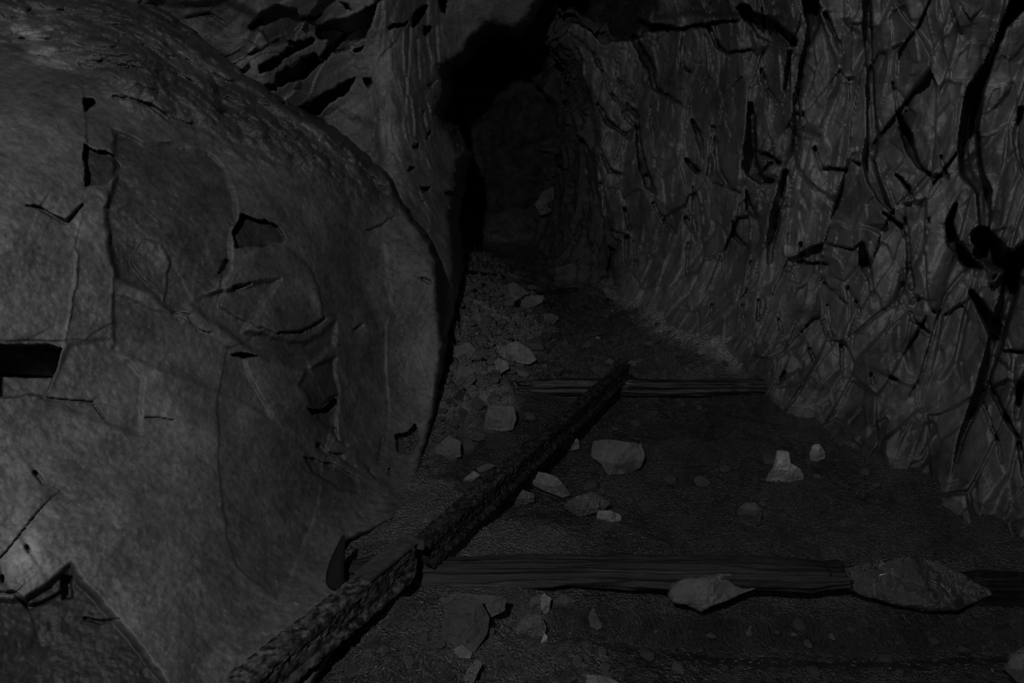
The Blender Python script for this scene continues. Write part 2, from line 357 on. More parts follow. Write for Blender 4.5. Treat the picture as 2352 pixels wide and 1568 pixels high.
# --- wall_rear_left: layered slabs and the bright vertical rib beside the tunnel mouth
STR = np.array([[0.86, 0.15, 0.48], [-0.2, 0.97, 0.05], [-0.48, -0.1, 0.87]])
def disp_slab(P, u, v):
    Q = P @ STR.T
    rib = np.exp(-((u - (890 + 0.06 * v)) / 62.0) ** 2); ribz = sstep(780, 880, u)
    o1, t1, e1, _ = voro(Q, (0.6, 0.5, 0.16), 41, 0.15); g2, e2 = facet(Q, (0.22, 0.2, 0.07), 47, 0.2); g4, e4 = facet(P, (0.10, 0.10, 0.3), 57, 0.2)
    o3, t3, e3, _ = voro(P, (0.07, 0.07, 0.35), 53, 0.4)
    smooth = sstep(985, 1030, u)
    sl = (0.03 * o1 + 0.06 * t1 + 0.06 * g2) * (1 - ribz)
    ver = (0.006 * o3 + 0.014 * t3 + 0.03 * g4 + 0.012 * fbm(P * (1, 1, 0.2), 0.05, 4, 12)) * ribz * (1 - 0.8 * smooth)
    return sl + ver + 0.12 * rib + 0.012 * fbm(P, 0.1, 5, 77, 0.6) * (1 - 0.7 * smooth) + 0.03 * fbm(P, 0.5, 2, 78), np.clip(1 + 0.3 * fbm(P, 0.2, 4, 85, 0.6) + 0.25 * fbm(P * (1, 1, 0.3), 0.03, 3, 86) + 0.15 * o1 * (1 - ribz), 0.3, 2)
B_POLY = [(-900, -700), (1300, -700), (1275, -60), (1242, 0), (1225, 20), (1215, 42), (1195, 60), (1180, 64), (1150, 60), (1122, 57), (1108, 70), (1095, 82), (1080, 96), (1070, 116),
          (1055, 130), (1030, 142), (1014, 150), (1010, 165), (1018, 195), (1010, 240), (1000, 262), (1010, 280), (1032, 300), (1045, 330), (1060, 358), (1050, 388), (1046, 420), (1046, 438), (1036, 442), (1038, 470), (1032, 500),
          (1040, 560), (1042, 620), (1036, 700), (1026, 770), (1016, 850), (1006, 920), (980, 960), (-900, 960)]
B_CTRL = [(-400, -300, 1.7), (-300, 100, 2.6), (0, -300, 2.0), (0, 0, 2.5), (300, 0, 2.8), (300, 400, 3.6), (500, -300, 2.3), (350, 0, 2.82), (520, 60, 2.92), (620, 180, 3.02), (700, -100, 2.9), (720, 60, 3.25), (720, 250, 3.55), (860, 50, 3.5), (800, 250, 3.75),
          (850, 400, 3.6), (900, 0, 3.55), (900, 250, 3.65), (920, 450, 3.5), (960, 650, 3.32), (990, 800, 3.22), (1000, 0, 4.0), (1000, 250, 4.1), (1000, 450, 3.8), (1050, 100, 4.2), (1055, 360, 4.35), (1040, 560, 3.75), (1040, 740, 3.4),
          (1150, 30, 4.2), (1230, 0, 4.1), (1250, -150, 3.6), (1000, -300, 3.1)]
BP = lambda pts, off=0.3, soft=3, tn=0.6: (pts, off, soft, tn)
B_PITS = [  # mostly black shadow bands under the slabs, carved in and darkened by tone
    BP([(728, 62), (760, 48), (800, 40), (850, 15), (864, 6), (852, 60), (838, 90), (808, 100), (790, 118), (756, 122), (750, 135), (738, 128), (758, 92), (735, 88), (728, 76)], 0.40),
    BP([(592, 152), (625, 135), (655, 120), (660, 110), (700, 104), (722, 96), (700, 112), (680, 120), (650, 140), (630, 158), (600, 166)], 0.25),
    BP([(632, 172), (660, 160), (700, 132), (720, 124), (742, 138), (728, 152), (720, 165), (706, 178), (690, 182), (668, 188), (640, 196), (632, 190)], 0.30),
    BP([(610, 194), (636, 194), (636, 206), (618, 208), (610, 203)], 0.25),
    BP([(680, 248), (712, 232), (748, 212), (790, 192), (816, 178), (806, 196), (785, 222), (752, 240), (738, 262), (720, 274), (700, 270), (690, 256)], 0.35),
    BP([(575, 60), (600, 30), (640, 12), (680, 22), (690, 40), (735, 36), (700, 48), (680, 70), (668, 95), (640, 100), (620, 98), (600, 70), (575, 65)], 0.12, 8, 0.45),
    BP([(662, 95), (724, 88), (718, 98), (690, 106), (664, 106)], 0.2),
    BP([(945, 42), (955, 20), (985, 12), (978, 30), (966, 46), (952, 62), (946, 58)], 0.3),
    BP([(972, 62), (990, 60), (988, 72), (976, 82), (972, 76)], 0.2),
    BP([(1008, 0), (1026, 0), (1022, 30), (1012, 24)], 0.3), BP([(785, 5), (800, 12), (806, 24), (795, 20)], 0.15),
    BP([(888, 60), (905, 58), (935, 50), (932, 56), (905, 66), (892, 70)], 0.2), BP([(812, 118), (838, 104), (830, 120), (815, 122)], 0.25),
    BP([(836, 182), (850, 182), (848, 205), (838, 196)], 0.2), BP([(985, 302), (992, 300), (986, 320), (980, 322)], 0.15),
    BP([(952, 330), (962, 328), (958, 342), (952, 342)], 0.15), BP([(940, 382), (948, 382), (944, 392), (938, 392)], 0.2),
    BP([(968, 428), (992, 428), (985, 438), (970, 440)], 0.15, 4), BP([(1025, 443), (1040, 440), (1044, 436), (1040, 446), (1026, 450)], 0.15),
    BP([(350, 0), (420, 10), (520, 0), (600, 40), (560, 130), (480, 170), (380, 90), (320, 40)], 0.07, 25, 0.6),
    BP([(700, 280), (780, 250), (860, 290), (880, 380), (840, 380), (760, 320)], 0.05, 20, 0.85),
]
B_CRACKS = [[(560, 130, 3), (600, 115, 4), (640, 90, 4)], [(430, 40, 4), (480, 30, 6), (520, 60, 4)], [(440, 175, 4), (500, 140, 4), (560, 110, 3)],
            [(740, 135, 3), (775, 120, 4), (812, 105, 3)], [(700, 40, 3), (730, 60, 3)], [(864, 6, 6), (880, -10, 8)], [(1028, 300, 3), (1016, 262, 4), (1000, 225, 3)],
            [(700, 130, 3), (650, 165, 3)], [(870, 140, 3), (905, 100, 2)], [(940, 60, 3), (938, 140, 3), (930, 240, 2)], [(958, 90, 3), (962, 180, 2)], [(1000, 60, 3), (1008, 150, 3)], [(972, 260, 6), (976, 290, 3)],
            [(985, 195, 5), (1000, 185, 4)], [(870, 330, 3), (855, 345, 3)]]
B_TONES = [(905, 150, 35, 140, 0, 0.35), (915, 330, 30, 90, 0, 0.45), (200, 20, 120, 40, 10, 0.2), (450, 60, 150, 70, 0, -0.35), (600, 150, 60, 60, 0, -0.25), (1100, 60, 90, 60, 0, -0.5), (1020, 380, 30, 80, 0, -0.3), (905, 120, 15, 30, 0, 0.5)]
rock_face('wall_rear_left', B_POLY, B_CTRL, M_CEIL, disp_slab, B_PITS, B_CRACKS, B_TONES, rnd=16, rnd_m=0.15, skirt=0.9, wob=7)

# --- wall_right: fractured vertical blocks
def disp_right(P, u, v):
    Pt = P @ np.array([[1, 0, 0.12], [0, 1, 0.0], [-0.12, 0, 1.0]])
    g1, e1 = facet(Pt, (0.55, 0.55, 0.95), 101, 0.06); g2, e2 = facet(Pt, (0.2, 0.2, 0.40), 107, 0.08); g3, e3 = facet(Pt, (0.075, 0.075, 0.13), 113, 0.12); g4, e4 = facet(Pt, (0.028, 0.028, 0.045), 119, 0.15)
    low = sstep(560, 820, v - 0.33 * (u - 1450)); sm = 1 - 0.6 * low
    rg = sstep(1600, 1850, u) * 0.6 + 0.4
    o2, t2, f2, _ = voro(Pt, (0.22, 0.22, 0.46), 127, 0.07); o3, t3, f3, _ = voro(Pt, (0.085, 0.085, 0.17), 131, 0.10)
    k2, k3 = sstep(0, 0.05, f2), sstep(0, 0.09, f3); p2, p3, t2, t3 = o2 * k2, o3 * k3, t2 * k2, t3 * k3
    z = 0.22 * g1 + sm * rg * (0.18 * g2 + 0.05 * p2 + 0.24 * t2) + sm * (0.25 + 0.75 * rg) * (0.05 * g3 + 0.014 * p3 + 0.05 * t3) + sm * 0.014 * g4
    z = z - 0.05 * rg * sm * sstep(0.05, 0.0, e2) * sstep(0.1, 0.3, fbm(P, 0.5, 2, 69))
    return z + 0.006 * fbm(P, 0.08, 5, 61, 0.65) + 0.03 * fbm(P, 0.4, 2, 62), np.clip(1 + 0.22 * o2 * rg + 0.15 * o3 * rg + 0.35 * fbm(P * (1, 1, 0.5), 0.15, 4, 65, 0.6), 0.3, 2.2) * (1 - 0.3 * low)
R_POLY = [(1262, 26), (1285, 24), (1300, 36), (1330, 50), (1360, 62), (1380, 80), (1440, 85), (1480, 55), (1500, 20), (1500, -100), (1500, -700), (3200, -700), (3200, 2200), (2500, 1500), (2352, 1270), (2250, 1230), (2150, 1200), (2000, 1090), (1880, 1030), (1780, 990), (1640, 960), (1560, 900), (1480, 820), (1420, 740),
          (1405, 600), (1418, 560), (1404, 530), (1390, 490), (1378, 440), (1368, 400), (1364, 350), (1372, 320), (1366, 280), (1360, 235), (1350, 205), (1338, 180), (1335, 130), (1322, 110), (1300, 80), (1285, 55), (1268, 40)]
R_CTRL = [(1290, 50, 5.0), (1350, 180, 5.0), (1380, 400, 5.0), (1410, 570, 5.1), (1500, 120, 4.5), (1500, 400, 4.6), (1450, 640, 4.9), (1560, 800, 4.1), (1640, 850, 3.75), (1700, 120, 3.8), (1700, 400, 3.9), (1700, 650, 3.9), (1750, 850, 3.55), (1870, 900, 3.3),
          (1850, 0, 3.2), (1900, 300, 3.25), (1900, 600, 3.3), (2000, -200, 2.7), (2050, 800, 2.95), (2150, 100, 2.7), (2150, 500, 2.75), (2180, 1080, 2.62), (2352, 100, 2.35), (2352, 500, 2.4), (2352, 850, 2.42), (2352, 1120, 2.42), (2700, 300, 1.9), (2700, 1000, 1.95), (2352, -300, 2.2), (1500, -200, 4.0), (2900, 1700, 1.6)]
R_CRACKS = [
    [(1455, 85, 10), (1480, 130, 18), (1497, 165, 12), (1500, 200, 9), (1520, 212, 5), (1565, 240, 3)],
    [(1463, 270, 5), (1467, 330, 12), (1475, 380, 17), (1490, 425, 16), (1508, 445, 4)],
    [(1850, -60, 30), (1866, 20, 36), (1868, 60, 24), (1852, 110, 11), (1840, 160, 11), (1832, 220, 13), (1827, 290, 10), (1822, 350, 8)],
    [(1814, 120, 8), (1808, 200, 14), (1815, 225, 5)], [(1895, 30, 6), (1915, 80, 7), (1935, 122, 3)],
    [(1990, -50, 12), (1992, 60, 20), (1998, 150, 12), (2000, 220, 20), (2005, 310, 24), (1995, 365, 26), (2005, 410, 26), (2030, 460, 18), (2050, 490, 6)],
    [(2150, -30, 3), (2110, 60, 4), (2068, 120, 5), (2063, 180, 4)],
    [(2050, 190, 4), (2062, 260, 7), (2080, 305, 22), (2088, 340, 20), (2110, 380, 9), (2140, 405, 6), (2170, 400, 4)],
    [(2345, 0, 40), (2305, 60, 16), (2275, 140, 18), (2240, 210, 36), (2228, 280, 40), (2224, 340, 44), (2230, 390, 48), (2260, 440, 30), (2262, 520, 22), (2252, 580, 34)],
    [(2195, 470, 8), (2180, 510, 16), (2190, 560, 24), (2225, 602, 26), (2252, 612, 12)],
    [(2255, 545, 46), (2290, 590, 60), (2330, 600, 50), (2400, 560, 50)],
    [(2330, 600, 40), (2318, 680, 34), (2298, 740, 38), (2275, 830, 28), (2240, 930, 22), (2210, 1000, 14), (2195, 1055, 8)],
    [(2232, 672, 12), (2260, 715, 24), (2285, 760, 34)], [(2300, 805, 5), (2352, 808, 5)],
    [(1725, 240, 8), (1726, 300, 18), (1722, 350, 26), (1726, 388, 32), (1748, 412, 18), (1772, 414, 8)], [(1737, 348, 5), (1762, 355, 6), (1790, 374, 5)],
    [(1750, 160, 6), (1758, 200, 8), (1790, 240, 3)],
    [(1802, 395, 12), (1792, 450, 14), (1780, 500, 22), (1770, 560, 14), (1766, 602, 8)],
    [(1716, 440, 6), (1720, 478, 15), (1735, 498, 4)], [(1685, 510, 5), (1685, 540, 9), (1720, 572, 3)],
    [(1590, 275, 5), (1602, 305, 12), (1614, 360, 5)], [(1640, 290, 4), (1645, 340, 8), (1650, 390, 10), (1668, 424, 8)], [(1635, 290, 3), (1628, 400, 4)],
    [(1578, 370, 7), (1600, 394, 10)], [(1592, 430, 3), (1592, 500, 5), (1598, 532, 5)], [(1575, 500, 4), (1590, 530, 6)], [(1500, 465, 4), (1522, 500, 6), (1546, 532, 4)],
    [(1568, 70, 4), (1566, 150, 5), (1585, 165, 5)], [(1625, 60, 7), (1650, 108, 9), (1672, 122, 5), (1730, 115, 4)], [(1620, 80, 3), (1634, 145, 3)],
    [(1440, 240, 4), (1466, 268, 6)], [(1980, 560, 8), (1984, 600, 24), (1998, 640, 9), (2002, 675, 6)],
    [(2080, 500, 5), (2085, 560, 6), (2088, 625, 12), (2092, 658, 16)], [(2075, 650, 5), (2060, 705, 4), (2030, 772, 4)],
    [(2165, 690, 3), (2150, 740, 5), (2130, 810, 5), (2115, 870, 4), (2090, 905, 3)], [(2090, 718, 7), (2100, 738, 6), (2132, 762, 4)],
    [(1725, 600, 4), (1713, 672, 3)], [(1704, 700, 4), (1709, 752, 3)], [(1741, 690, 4), (1741, 732, 7)], [(1788, 735, 4), (1797, 762, 4)], [(1635, 700, 4), (1632, 722, 3)],
    [(1870, 340, 6), (1885, 385, 6), (1945, 390, 6)], [(1845, 260, 5), (1850, 310, 3)], [(1960, 370, 4), (1975, 376, 6)],
    [(1420, 180, 3), (1450, 230, 3)], [(1385, 160, 4), (1400, 210, 4), (1445, 260, 3)], [(1372, 240, 5), (1395, 280, 9), (1425, 300, 5), (1448, 320, 3)], [(1430, 255, 4), (1465, 300, 4)],
    [(1310, 80, 4), (1360, 120, 4), (1376, 150, 6)], [(1300, 45, 4), (1305, 62, 3)], [(1375, 340, 3), (1400, 390, 6), (1428, 400, 3)], [(1380, 420, 4), (1392, 490, 4)], [(1434, 480, 6), (1446, 525, 8)], [(1405, 530, 4), (1440, 542, 5)], [(1440, 545, 6), (1436, 600, 3)], [(1455, 555, 4), (1462, 620, 4)],
    [(1495, 245, 3), (1500, 340, 3)], [(1580, 560, 3), (1575, 640, 3)], [(1745, 400, 6), (1770, 375, 4)], [(1750, 20, 4), (1757, 60, 3)], [(2135, 500, 3), (2125, 560, 4)], [(1900, 560, 3), (1960, 575, 4), (1975, 560, 3)], [(1835, 600, 5), (1900, 606, 4)], [(1838, 560, 6), (1842, 600, 6)],
    [(2060, 400, 4), (2085, 430, 8), (2100, 470, 4)], [(2160, 360, 4), (2178, 410, 6)], [(2345, 250, 10), (2330, 330, 8), (2352, 400, 5)], [(2030, 490, 6), (2070, 520, 8), (2080, 545, 4)],
    [(2270, 880, 8), (2310, 960, 12), (2340, 1010, 5)], [(2345, 880, 12), (2335, 960, 10)], [(2340, 1020, 10), (2352, 1090, 10)], [(2255, 920, 5), (2290, 1010, 6), (2300, 1060, 3)], [(1640, 420, 3), (1700, 440, 3)],
    [(1800, 855, 5), (1795, 870, 6)], [(1900, 700, 4), (1912, 790, 4)], [(1930, 790, 5), (1935, 850, 4)], [(2000, 860, 5), (2005, 880, 4)], [(2045, 865, 6), (2060, 872, 5)], [(1860, 800, 4), (1870, 830, 5)], [(1895, 650, 4), (1945, 700, 3)], [(1948, 660, 5), (1952, 735, 4)], [(1966, 690, 5), (1975, 720, 3)],
]
R_PITS = [
    ([(1690, 20), (1705, 8), (1740, 30), (1790, 50), (1830, 88), (1826, 104), (1800, 106), (1765, 96), (1740, 80), (1712, 46)], 0.35, 5, 0.7),
    ([(1250, 0), (1400, -10), (1420, 28), (1500, 55), (1540, 60), (1535, 70), (1480, 72), (1470, 90), (1380, 100), (1352, 62), (1310, 40)], 0.5, 6, 0.6),  # shadow under the roof overhang, carved in and toned down
    ([(1500, 60), (1560, 62), (1630, 50), (1700, 45), (1690, 52), (1620, 62), (1560, 70), (1505, 72)], 0.2, 5, 0.7),
    ([(1590, 30), (1800, 40), (1850, -60), (1500, -60), (1500, 40)], -0.06, 18, 0.75),
    ([(1848, 110), (1895, 50), (1935, 130), (1925, 200), (1905, 230), (1880, 300), (1840, 290), (1836, 220)], -0.10, 30, 1.0),
    ([(1835, 330), (1870, 340), (1900, 400), (1960, 395), (1905, 470), (1850, 480), (1805, 470), (1815, 400)], -0.05, 30, 1.05),
    ([(2115, 250), (2165, 255), (2160, 310), (2130, 330), (2110, 290)], -0.03, 25, 1.2),
    ([(2000, 340), (2030, 350), (2042, 385), (2030, 410), (2005, 380)], -0.06, 22, 1.2),
    ([(1798, 560), (1830, 560), (1838, 605), (1805, 610)], -0.04, 5, 1.3), ([(1842, 560), (1920, 570), (1930, 595), (1850, 602)], -0.03, 9, 1.05),
    ([(1650, 370), (1700, 365), (1718, 410), (1700, 425), (1660, 420)], -0.06, 22, 1.1), ([(1735, 358), (1782, 372), (1788, 404), (1755, 400)], -0.05, 14, 1.05),
    ([(2300, 560), (2345, 570), (2345, 615), (2310, 612)], -0.12, 6, 1.1), ([(2265, 600), (2285, 590), (2290, 625), (2270, 640)], -0.10, 6, 1.0),
    ([(1500, 160), (1620, 150), (1720, 170), (1710, 250), (1640, 260), (1560, 250), (1510, 210)], 0.0, 20, 0.75),
]
R_TONES = [(1880, 400, 50, 120, 10, 0.9), (2150, 200, 60, 120, 0, 0.3), (1815, 580, 18, 26, 0, 0.5), (1870, 490, 25, 18, -30, 0.5), (2135, 290, 18, 28, 0, 0.6), (2020, 370, 18, 26, 30, 0.5), (1525, 600, 10, 8, 0, 1.2), (2150, 380, 50, 60, 0, 0.25),  # opening blob paints a stronger highlight on the mid-wall facets
           (2310, 250, 25, 60, 0, 0.3), (2300, 850, 25, 25, 0, 0.6), (1800, 760, 200, 90, 20, -0.15), (1700, 880, 160, 50, 20, -0.2), (2080, 820, 130, 120, 0, -0.3), (1900, 930, 220, 60, 22, -0.4), (2130, 1060, 180, 60, 22, -0.6), (1780, 860, 120, 50, 25, -0.3), (1600, 200, 150, 100, 0, -0.3), (2300, 60, 120, 120, 0, -0.4), (1700, 20, 150, 50, 0, -0.4), (1520, 660, 110, 80, 0, 0.3), (2020, 950, 140, 60, 20, -0.35), (2250, 980, 30, 60, 0, 0.4)]  # blobs along the top paint in the dimness of grazing light
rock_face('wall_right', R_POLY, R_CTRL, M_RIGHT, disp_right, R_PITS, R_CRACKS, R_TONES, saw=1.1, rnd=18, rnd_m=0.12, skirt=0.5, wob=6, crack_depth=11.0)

# --- tunnel beyond the mouth: walls and roof as a swept, faceted tube with a blind end
def tunnel():
    ys = np.linspace(5.12, 8.0, 240); an = np.linspace(-0.40 * math.pi, 1.40 * math.pi, 460); Y, A = np.meshgrid(ys, an, indexing='ij')
    xr = 0.62 - 0.12 * (Y - 5.2) + 0.30 * sstep(5.5, 5.2, Y); xl = -0.75; rx = (xr - xl) / 2; ca, sa = np.cos(A), np.sin(A)
    P = np.stack([(xr + xl) / 2 + rx * np.sign(ca) * np.abs(ca) ** 0.8, Y, 0.95 + 1.04 * sa - 0.04 * (Y - 4.6)], -1)
    o1, t1, e1, _ = voro(P, (0.4, 0.5, 0.7), 211, 0.3); o2, t2, e2, _ = voro(P, (0.14, 0.16, 0.3), 217, 0.4)
    dz = 0.07 * o1 + 0.16 * t1 + 0.03 * o2 + 0.06 * t2 + 0.03 * fbm(P, 0.12, 4, 3)
    N_ = np.stack([-ca, 0 * ca, -sa], -1); P = P + N_ * (dz - 0.05)[..., None]
    n, m = Y.shape; idx = np.arange(n * m).reshape(n, m)
    Fc = np.stack([idx[:-1, :-1], idx[:-1, 1:], idx[1:, 1:], idx[1:, :-1]], -1).reshape(-1, 4)
    o = mesh_obj('wall_tunnel', P.reshape(-1, 3), Fc, M_FAR, attr=np.ones(n * m)); o['kind'] = 'structure'
tunnel()
def blind_end():
    X, Z = np.meshgrid(np.linspace(-1.1, 1.5, 260), np.linspace(-0.3, 2.3, 260)); P = np.stack([X, 7.5 + 0 * X, Z], -1)
    g, e = facet(P, (0.3, 0.3, 0.5), 231, 0.2); P[..., 1] += 0.25 * (Z - 0.2) * 0.3 - 0.25 * g + 0.04 * fbm(P, 0.1, 4, 5)
    idx = np.arange(X.size).reshape(X.shape); Fc = np.stack([idx[:-1, :-1], idx[:-1, 1:], idx[1:, 1:], idx[1:, :-1]], -1).reshape(-1, 4)
    o = mesh_obj('wall_end', P.reshape(-1, 3), Fc, M_END, attr=np.ones(X.size)); o['kind'] = 'structure'
blind_end()

# ------------------------------------------------------------------ floor and water
def px2xy(pts):
    p = np.array(pts, float); q = at_height(p[:, 0], p[:, 1], 0.0); return [(a[0], a[1]) for a in q]
WPOLY = px2xy([(1195, 905), (1185, 870), (1232, 838), (1262, 760), (1240, 690), (1180, 620), (1090, 575), (1090, 555), (1260, 555), (1340, 620), (1380, 680), (1490, 770), (1640, 852), (1800, 900), (1900, 925), (2050, 990),
                (2180, 1090), (2352, 1130), (2800, 1200), (3300, 2300), (1560, 1800), (1500, 1568), (1400, 1460), (1370, 1390), (1330, 1300), (1390, 1260), (1350, 1205), (1230, 1195), (1090, 1150), (1010, 1090), (1040, 1050), (1095, 1000), (1175, 985)])
def gap(n, a, b):
    return np.linspace(a, b, n)
NX, NY = 640, 620
fx = np.concatenate([np.linspace(-1.5, -0.9, 40), np.linspace(-0.893, 1.6, 470), np.linspace(1.61, 3.6, 130)])
fy = 0.55 * (10.2 / 0.55) ** np.linspace(0, 1, NY)
FX, FY = np.meshgrid(fx, fy)
Pf = np.stack([FX, FY, 0 * FX], -1)
wsd = poly_sd(FX + 0.05 * fbm(Pf, 0.25, 4, 301), FY + 0.05 * fbm(Pf + 4, 0.25, 4, 302), WPOLY)
land = np.clip(-wsd, 0, 3)
left_side = (FX < 0.25 + 0.02 * FY)
FU, FV, _ = project(Pf)
steep = np.where(left_side, 0.32, 0.42) * sstep(2.3, 3.2, FY) + 0.14 * (1 - sstep(2.3, 3.2, FY))
base = land * steep + 0.16 * sstep(0.3, 1.2, land) * sstep(2.6, 3.4, FY)
base = np.minimum(base, 0.55) - np.clip(wsd, 0, 0.25) * 0.22
rub = sstep(-0.02, 0.1, land) * sstep(2.5, 3.0, FY) * left_side * sstep(8, 5.5, FY)        # broken rubble bank on the left
strm = (np.abs(wsd) < 0.6) * sstep(3.0, 3.3, FY) * sstep(8, 6, FY)
bank0 = sstep(0.0, 0.12, land) * (~left_side) * sstep(2.6, 3.4, FY)
fg = sstep(1.9, 1.6, FY) * sstep(0.55, 0.1, FX)
o1, t1, e1, f1 = voro(Pf, (0.11, 0.09, 1), 311, 0.4); o2, t2, e2, f2 = voro(Pf, (0.045, 0.035, 1), 317, 0.4); o3, t3, e3, f3 = voro(Pf, (0.02, 0.018, 1), 323, 0.3)
dome1 = np.sqrt(np.clip(1 - (f1 / 0.75) ** 2, 0, 1)); dome2 = np.sqrt(np.clip(1 - (f2 / 0.7) ** 2, 0, 1)); dome3 = np.sqrt(np.clip(1 - (f3 / 0.7) ** 2, 0, 1))
FZ = base + 0.02 * fbm(Pf, 0.5, 3, 331)
FZ = FZ + rub * (0.022 * o1 + 0.05 * t1 + 0.02 * dome2 * (o2 > -0.2)) + strm * (0.022 * dome2 * (o2 > 0.25) + 0.010 * dome3 * (o3 > 0.0))
FZ = FZ + bank0 * 0.03 * fbm(Pf, 0.2, 3, 347) + fg * (0.03 * fbm(Pf, 0.14, 4, 341) + 0.012 * t1 + 0.008 * ridged(Pf, 0.04, 3, 345)) + 0.006 * dome3 * (o3 > 0.3) + 0.004 * fbm(Pf, 0.03, 3, 351) + 0.010 * fbm(Pf, 0.12, 3, 355)
# washed-out hollow in front of the sleeper
FZ -= 0.06 * sstep(-0.25, -0.5, FX) * sstep(2.3, 1.9, FY)
kk = sstep(1.50, 1.58, FY) * sstep(1.95, 1.85, FY); FZ = FZ * (1 - kk) + np.minimum(FZ, 0.03) * kk
FZ -= 0.05 * np.exp(-((FY - 1.50) / 0.06) ** 2) * sstep(-0.1, 0.0, FX)
ftone = 0.9 + 0 * FX
ftone *= 1 + 1.6 * rub + 0.4 * strm
ftone *= 1 + 0.4 * sstep(0.02, 0.12, wsd) * sstep(7, 4, FY)
bank = sstep(0.0, 0.12, land) * (~left_side) * sstep(2.6, 3.4, FY); ftone *= 1 + 3.0 * bank * sstep(5.4, 4.6, FY)
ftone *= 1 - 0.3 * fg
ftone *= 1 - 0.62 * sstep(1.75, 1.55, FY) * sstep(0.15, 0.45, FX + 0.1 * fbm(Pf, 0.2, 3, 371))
ftone *= 1 + 0.5 * fbm(Pf, 0.3, 4, 361)
ftone *= 1 - 0.5 * sstep(-0.02, 0.05, wsd) * sstep(3.3, 3.0, FY) * sstep(1.6, 1.85, FY)
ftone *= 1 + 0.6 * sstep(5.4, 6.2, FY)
idx = np.arange(FX.size).reshape(FX.shape)
Fc = np.stack([idx[:-1, :-1], idx[:-1, 1:], idx[1:, 1:], idx[1:, :-1]], -1).reshape(-1, 4)
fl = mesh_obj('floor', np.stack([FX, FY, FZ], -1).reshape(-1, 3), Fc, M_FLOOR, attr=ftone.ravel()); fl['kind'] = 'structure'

def floor_z(x, y):
    i = int(np.clip(np.searchsorted(fy, y), 1, len(fy) - 1)); j = int(np.clip(np.searchsorted(fx, x), 1, len(fx) - 1))
    return float(FZ[i - 1:i + 1, j - 1:j + 1].mean())

def on_floor(u, v):
    r = rays(u, v); t = 0.8
    while t < 12:
        p = CAM + r * t
        if p[2] < floor_z(p[0], p[1]): return p
        t += 0.008
    return CAM + r * 7.0

wgx, wgy = np.linspace(-1.0, 3.2, 141), np.linspace(0.6, 7.3, 161); WX, WY = np.meshgrid(wgx, wgy)
wlow = np.array([[floor_z(a, b) < 0.015 for a in wgx] for b in wgy]) & (poly_sd(WX, WY, WPOLY) > -0.12) & (WX < 2.25 - 0.32 * (WY - 1.2) + 0.25 * sstep(3.0, 2.0, WY))
wi = np.arange(WX.size).reshape(WX.shape); wk = wlow[:-1, :-1] | wlow[1:, :-1] | wlow[:-1, 1:] | wlow[1:, 1:]
wf = np.stack([wi[:-1, :-1], wi[:-1, 1:], wi[1:, 1:], wi[1:, :-1]], -1)[wk]; wu = np.unique(wf); wm = np.full(WX.size, -1); wm[wu] = np.arange(len(wu))
wv = np.stack([WX, WY, 0 * WX], -1).reshape(-1, 3)[wu]; wf = wm[wf]
wt = mesh_obj('pool_water', wv, wf, M_WATER)
tag(wt, 'shallow clear dark water covering the tunnel floor', 'water', kind='stuff')

# ------------------------------------------------------------------ sleepers, rail, iron bits
def box_grid(L_, D_, H_, nl, nd, nh):
    """closed box surface as a quad grid wrapped round its length"""
    ring = []
    for k in range(nd): ring.append((-D_ / 2 + D_ * k / nd, H_ / 2))
    for k in range(nh): ring.append((D_ / 2, H_ / 2 - H_ * k / nh))
    for k in range(nd): ring.append((D_ / 2 - D_ * k / nd, -H_ / 2))
    for k in range(nh): ring.append((-D_ / 2, -H_ / 2 + H_ * k / nh))
    return np.array(ring), np.linspace(-L_ / 2, L_ / 2, nl)

def sweep(ring, xs, fn, cap=True):
    n, m = len(xs), len(ring)
    V = np.zeros((n, m, 3)); V[..., 0] = xs[:, None]; V[..., 1] = ring[None, :, 0]; V[..., 2] = ring[None, :, 1]
    V = fn(V); idx = np.arange(n * m).reshape(n, m); nx = np.roll(idx, -1, 1)
    Fc = np.stack([idx[:-1], nx[:-1], nx[1:], idx[1:]], -1).reshape(-1, 4); V = V.reshape(-1, 3)
    if cap:
        c0, c1 = V[idx[0]].mean(0), V[idx[-1]].mean(0); b = len(V); V = np.vstack([V, c0, c1])
        q0 = np.stack([idx[0], np.full(m, b), np.full(m, b), nx[0]], -1); q1 = np.stack([nx[-1], np.full(m, b + 1), np.full(m, b + 1), idx[-1]], -1)
        tri = [(a[0], a[1], a[3]) for a in q0] + [(a[0], a[1], a[3]) for a in q1]
        return V, Fc, tri
    return V, Fc, []

def solid(name, V, quads, tris, mat, parent=None, tone=None):
    me = bpy.data.meshes.new(name); me.from_pydata([tuple(map(float, p)) for p in V], [], [tuple(map(int, q)) for q in quads] + [tuple(map(int, t)) for t in tris])
    import bmesh
    bm = bmesh.new(); bm.from_mesh(me); bmesh.ops.recalc_face_normals(bm, faces=bm.faces); bm.to_mesh(me); bm.free()
    a = me.attributes.new('tone', 'FLOAT', 'POINT')
    a.data.foreach_set('value', np.asarray(np.ones(len(V)) if tone is None else tone, np.float32))
    me.polygons.foreach_set('use_smooth', np.ones(len(me.polygons), bool)); me.materials.append(mat)
    o = bpy.data.objects.new(name, me); COL.objects.link(o)
    if parent: o.parent = parent
    return o

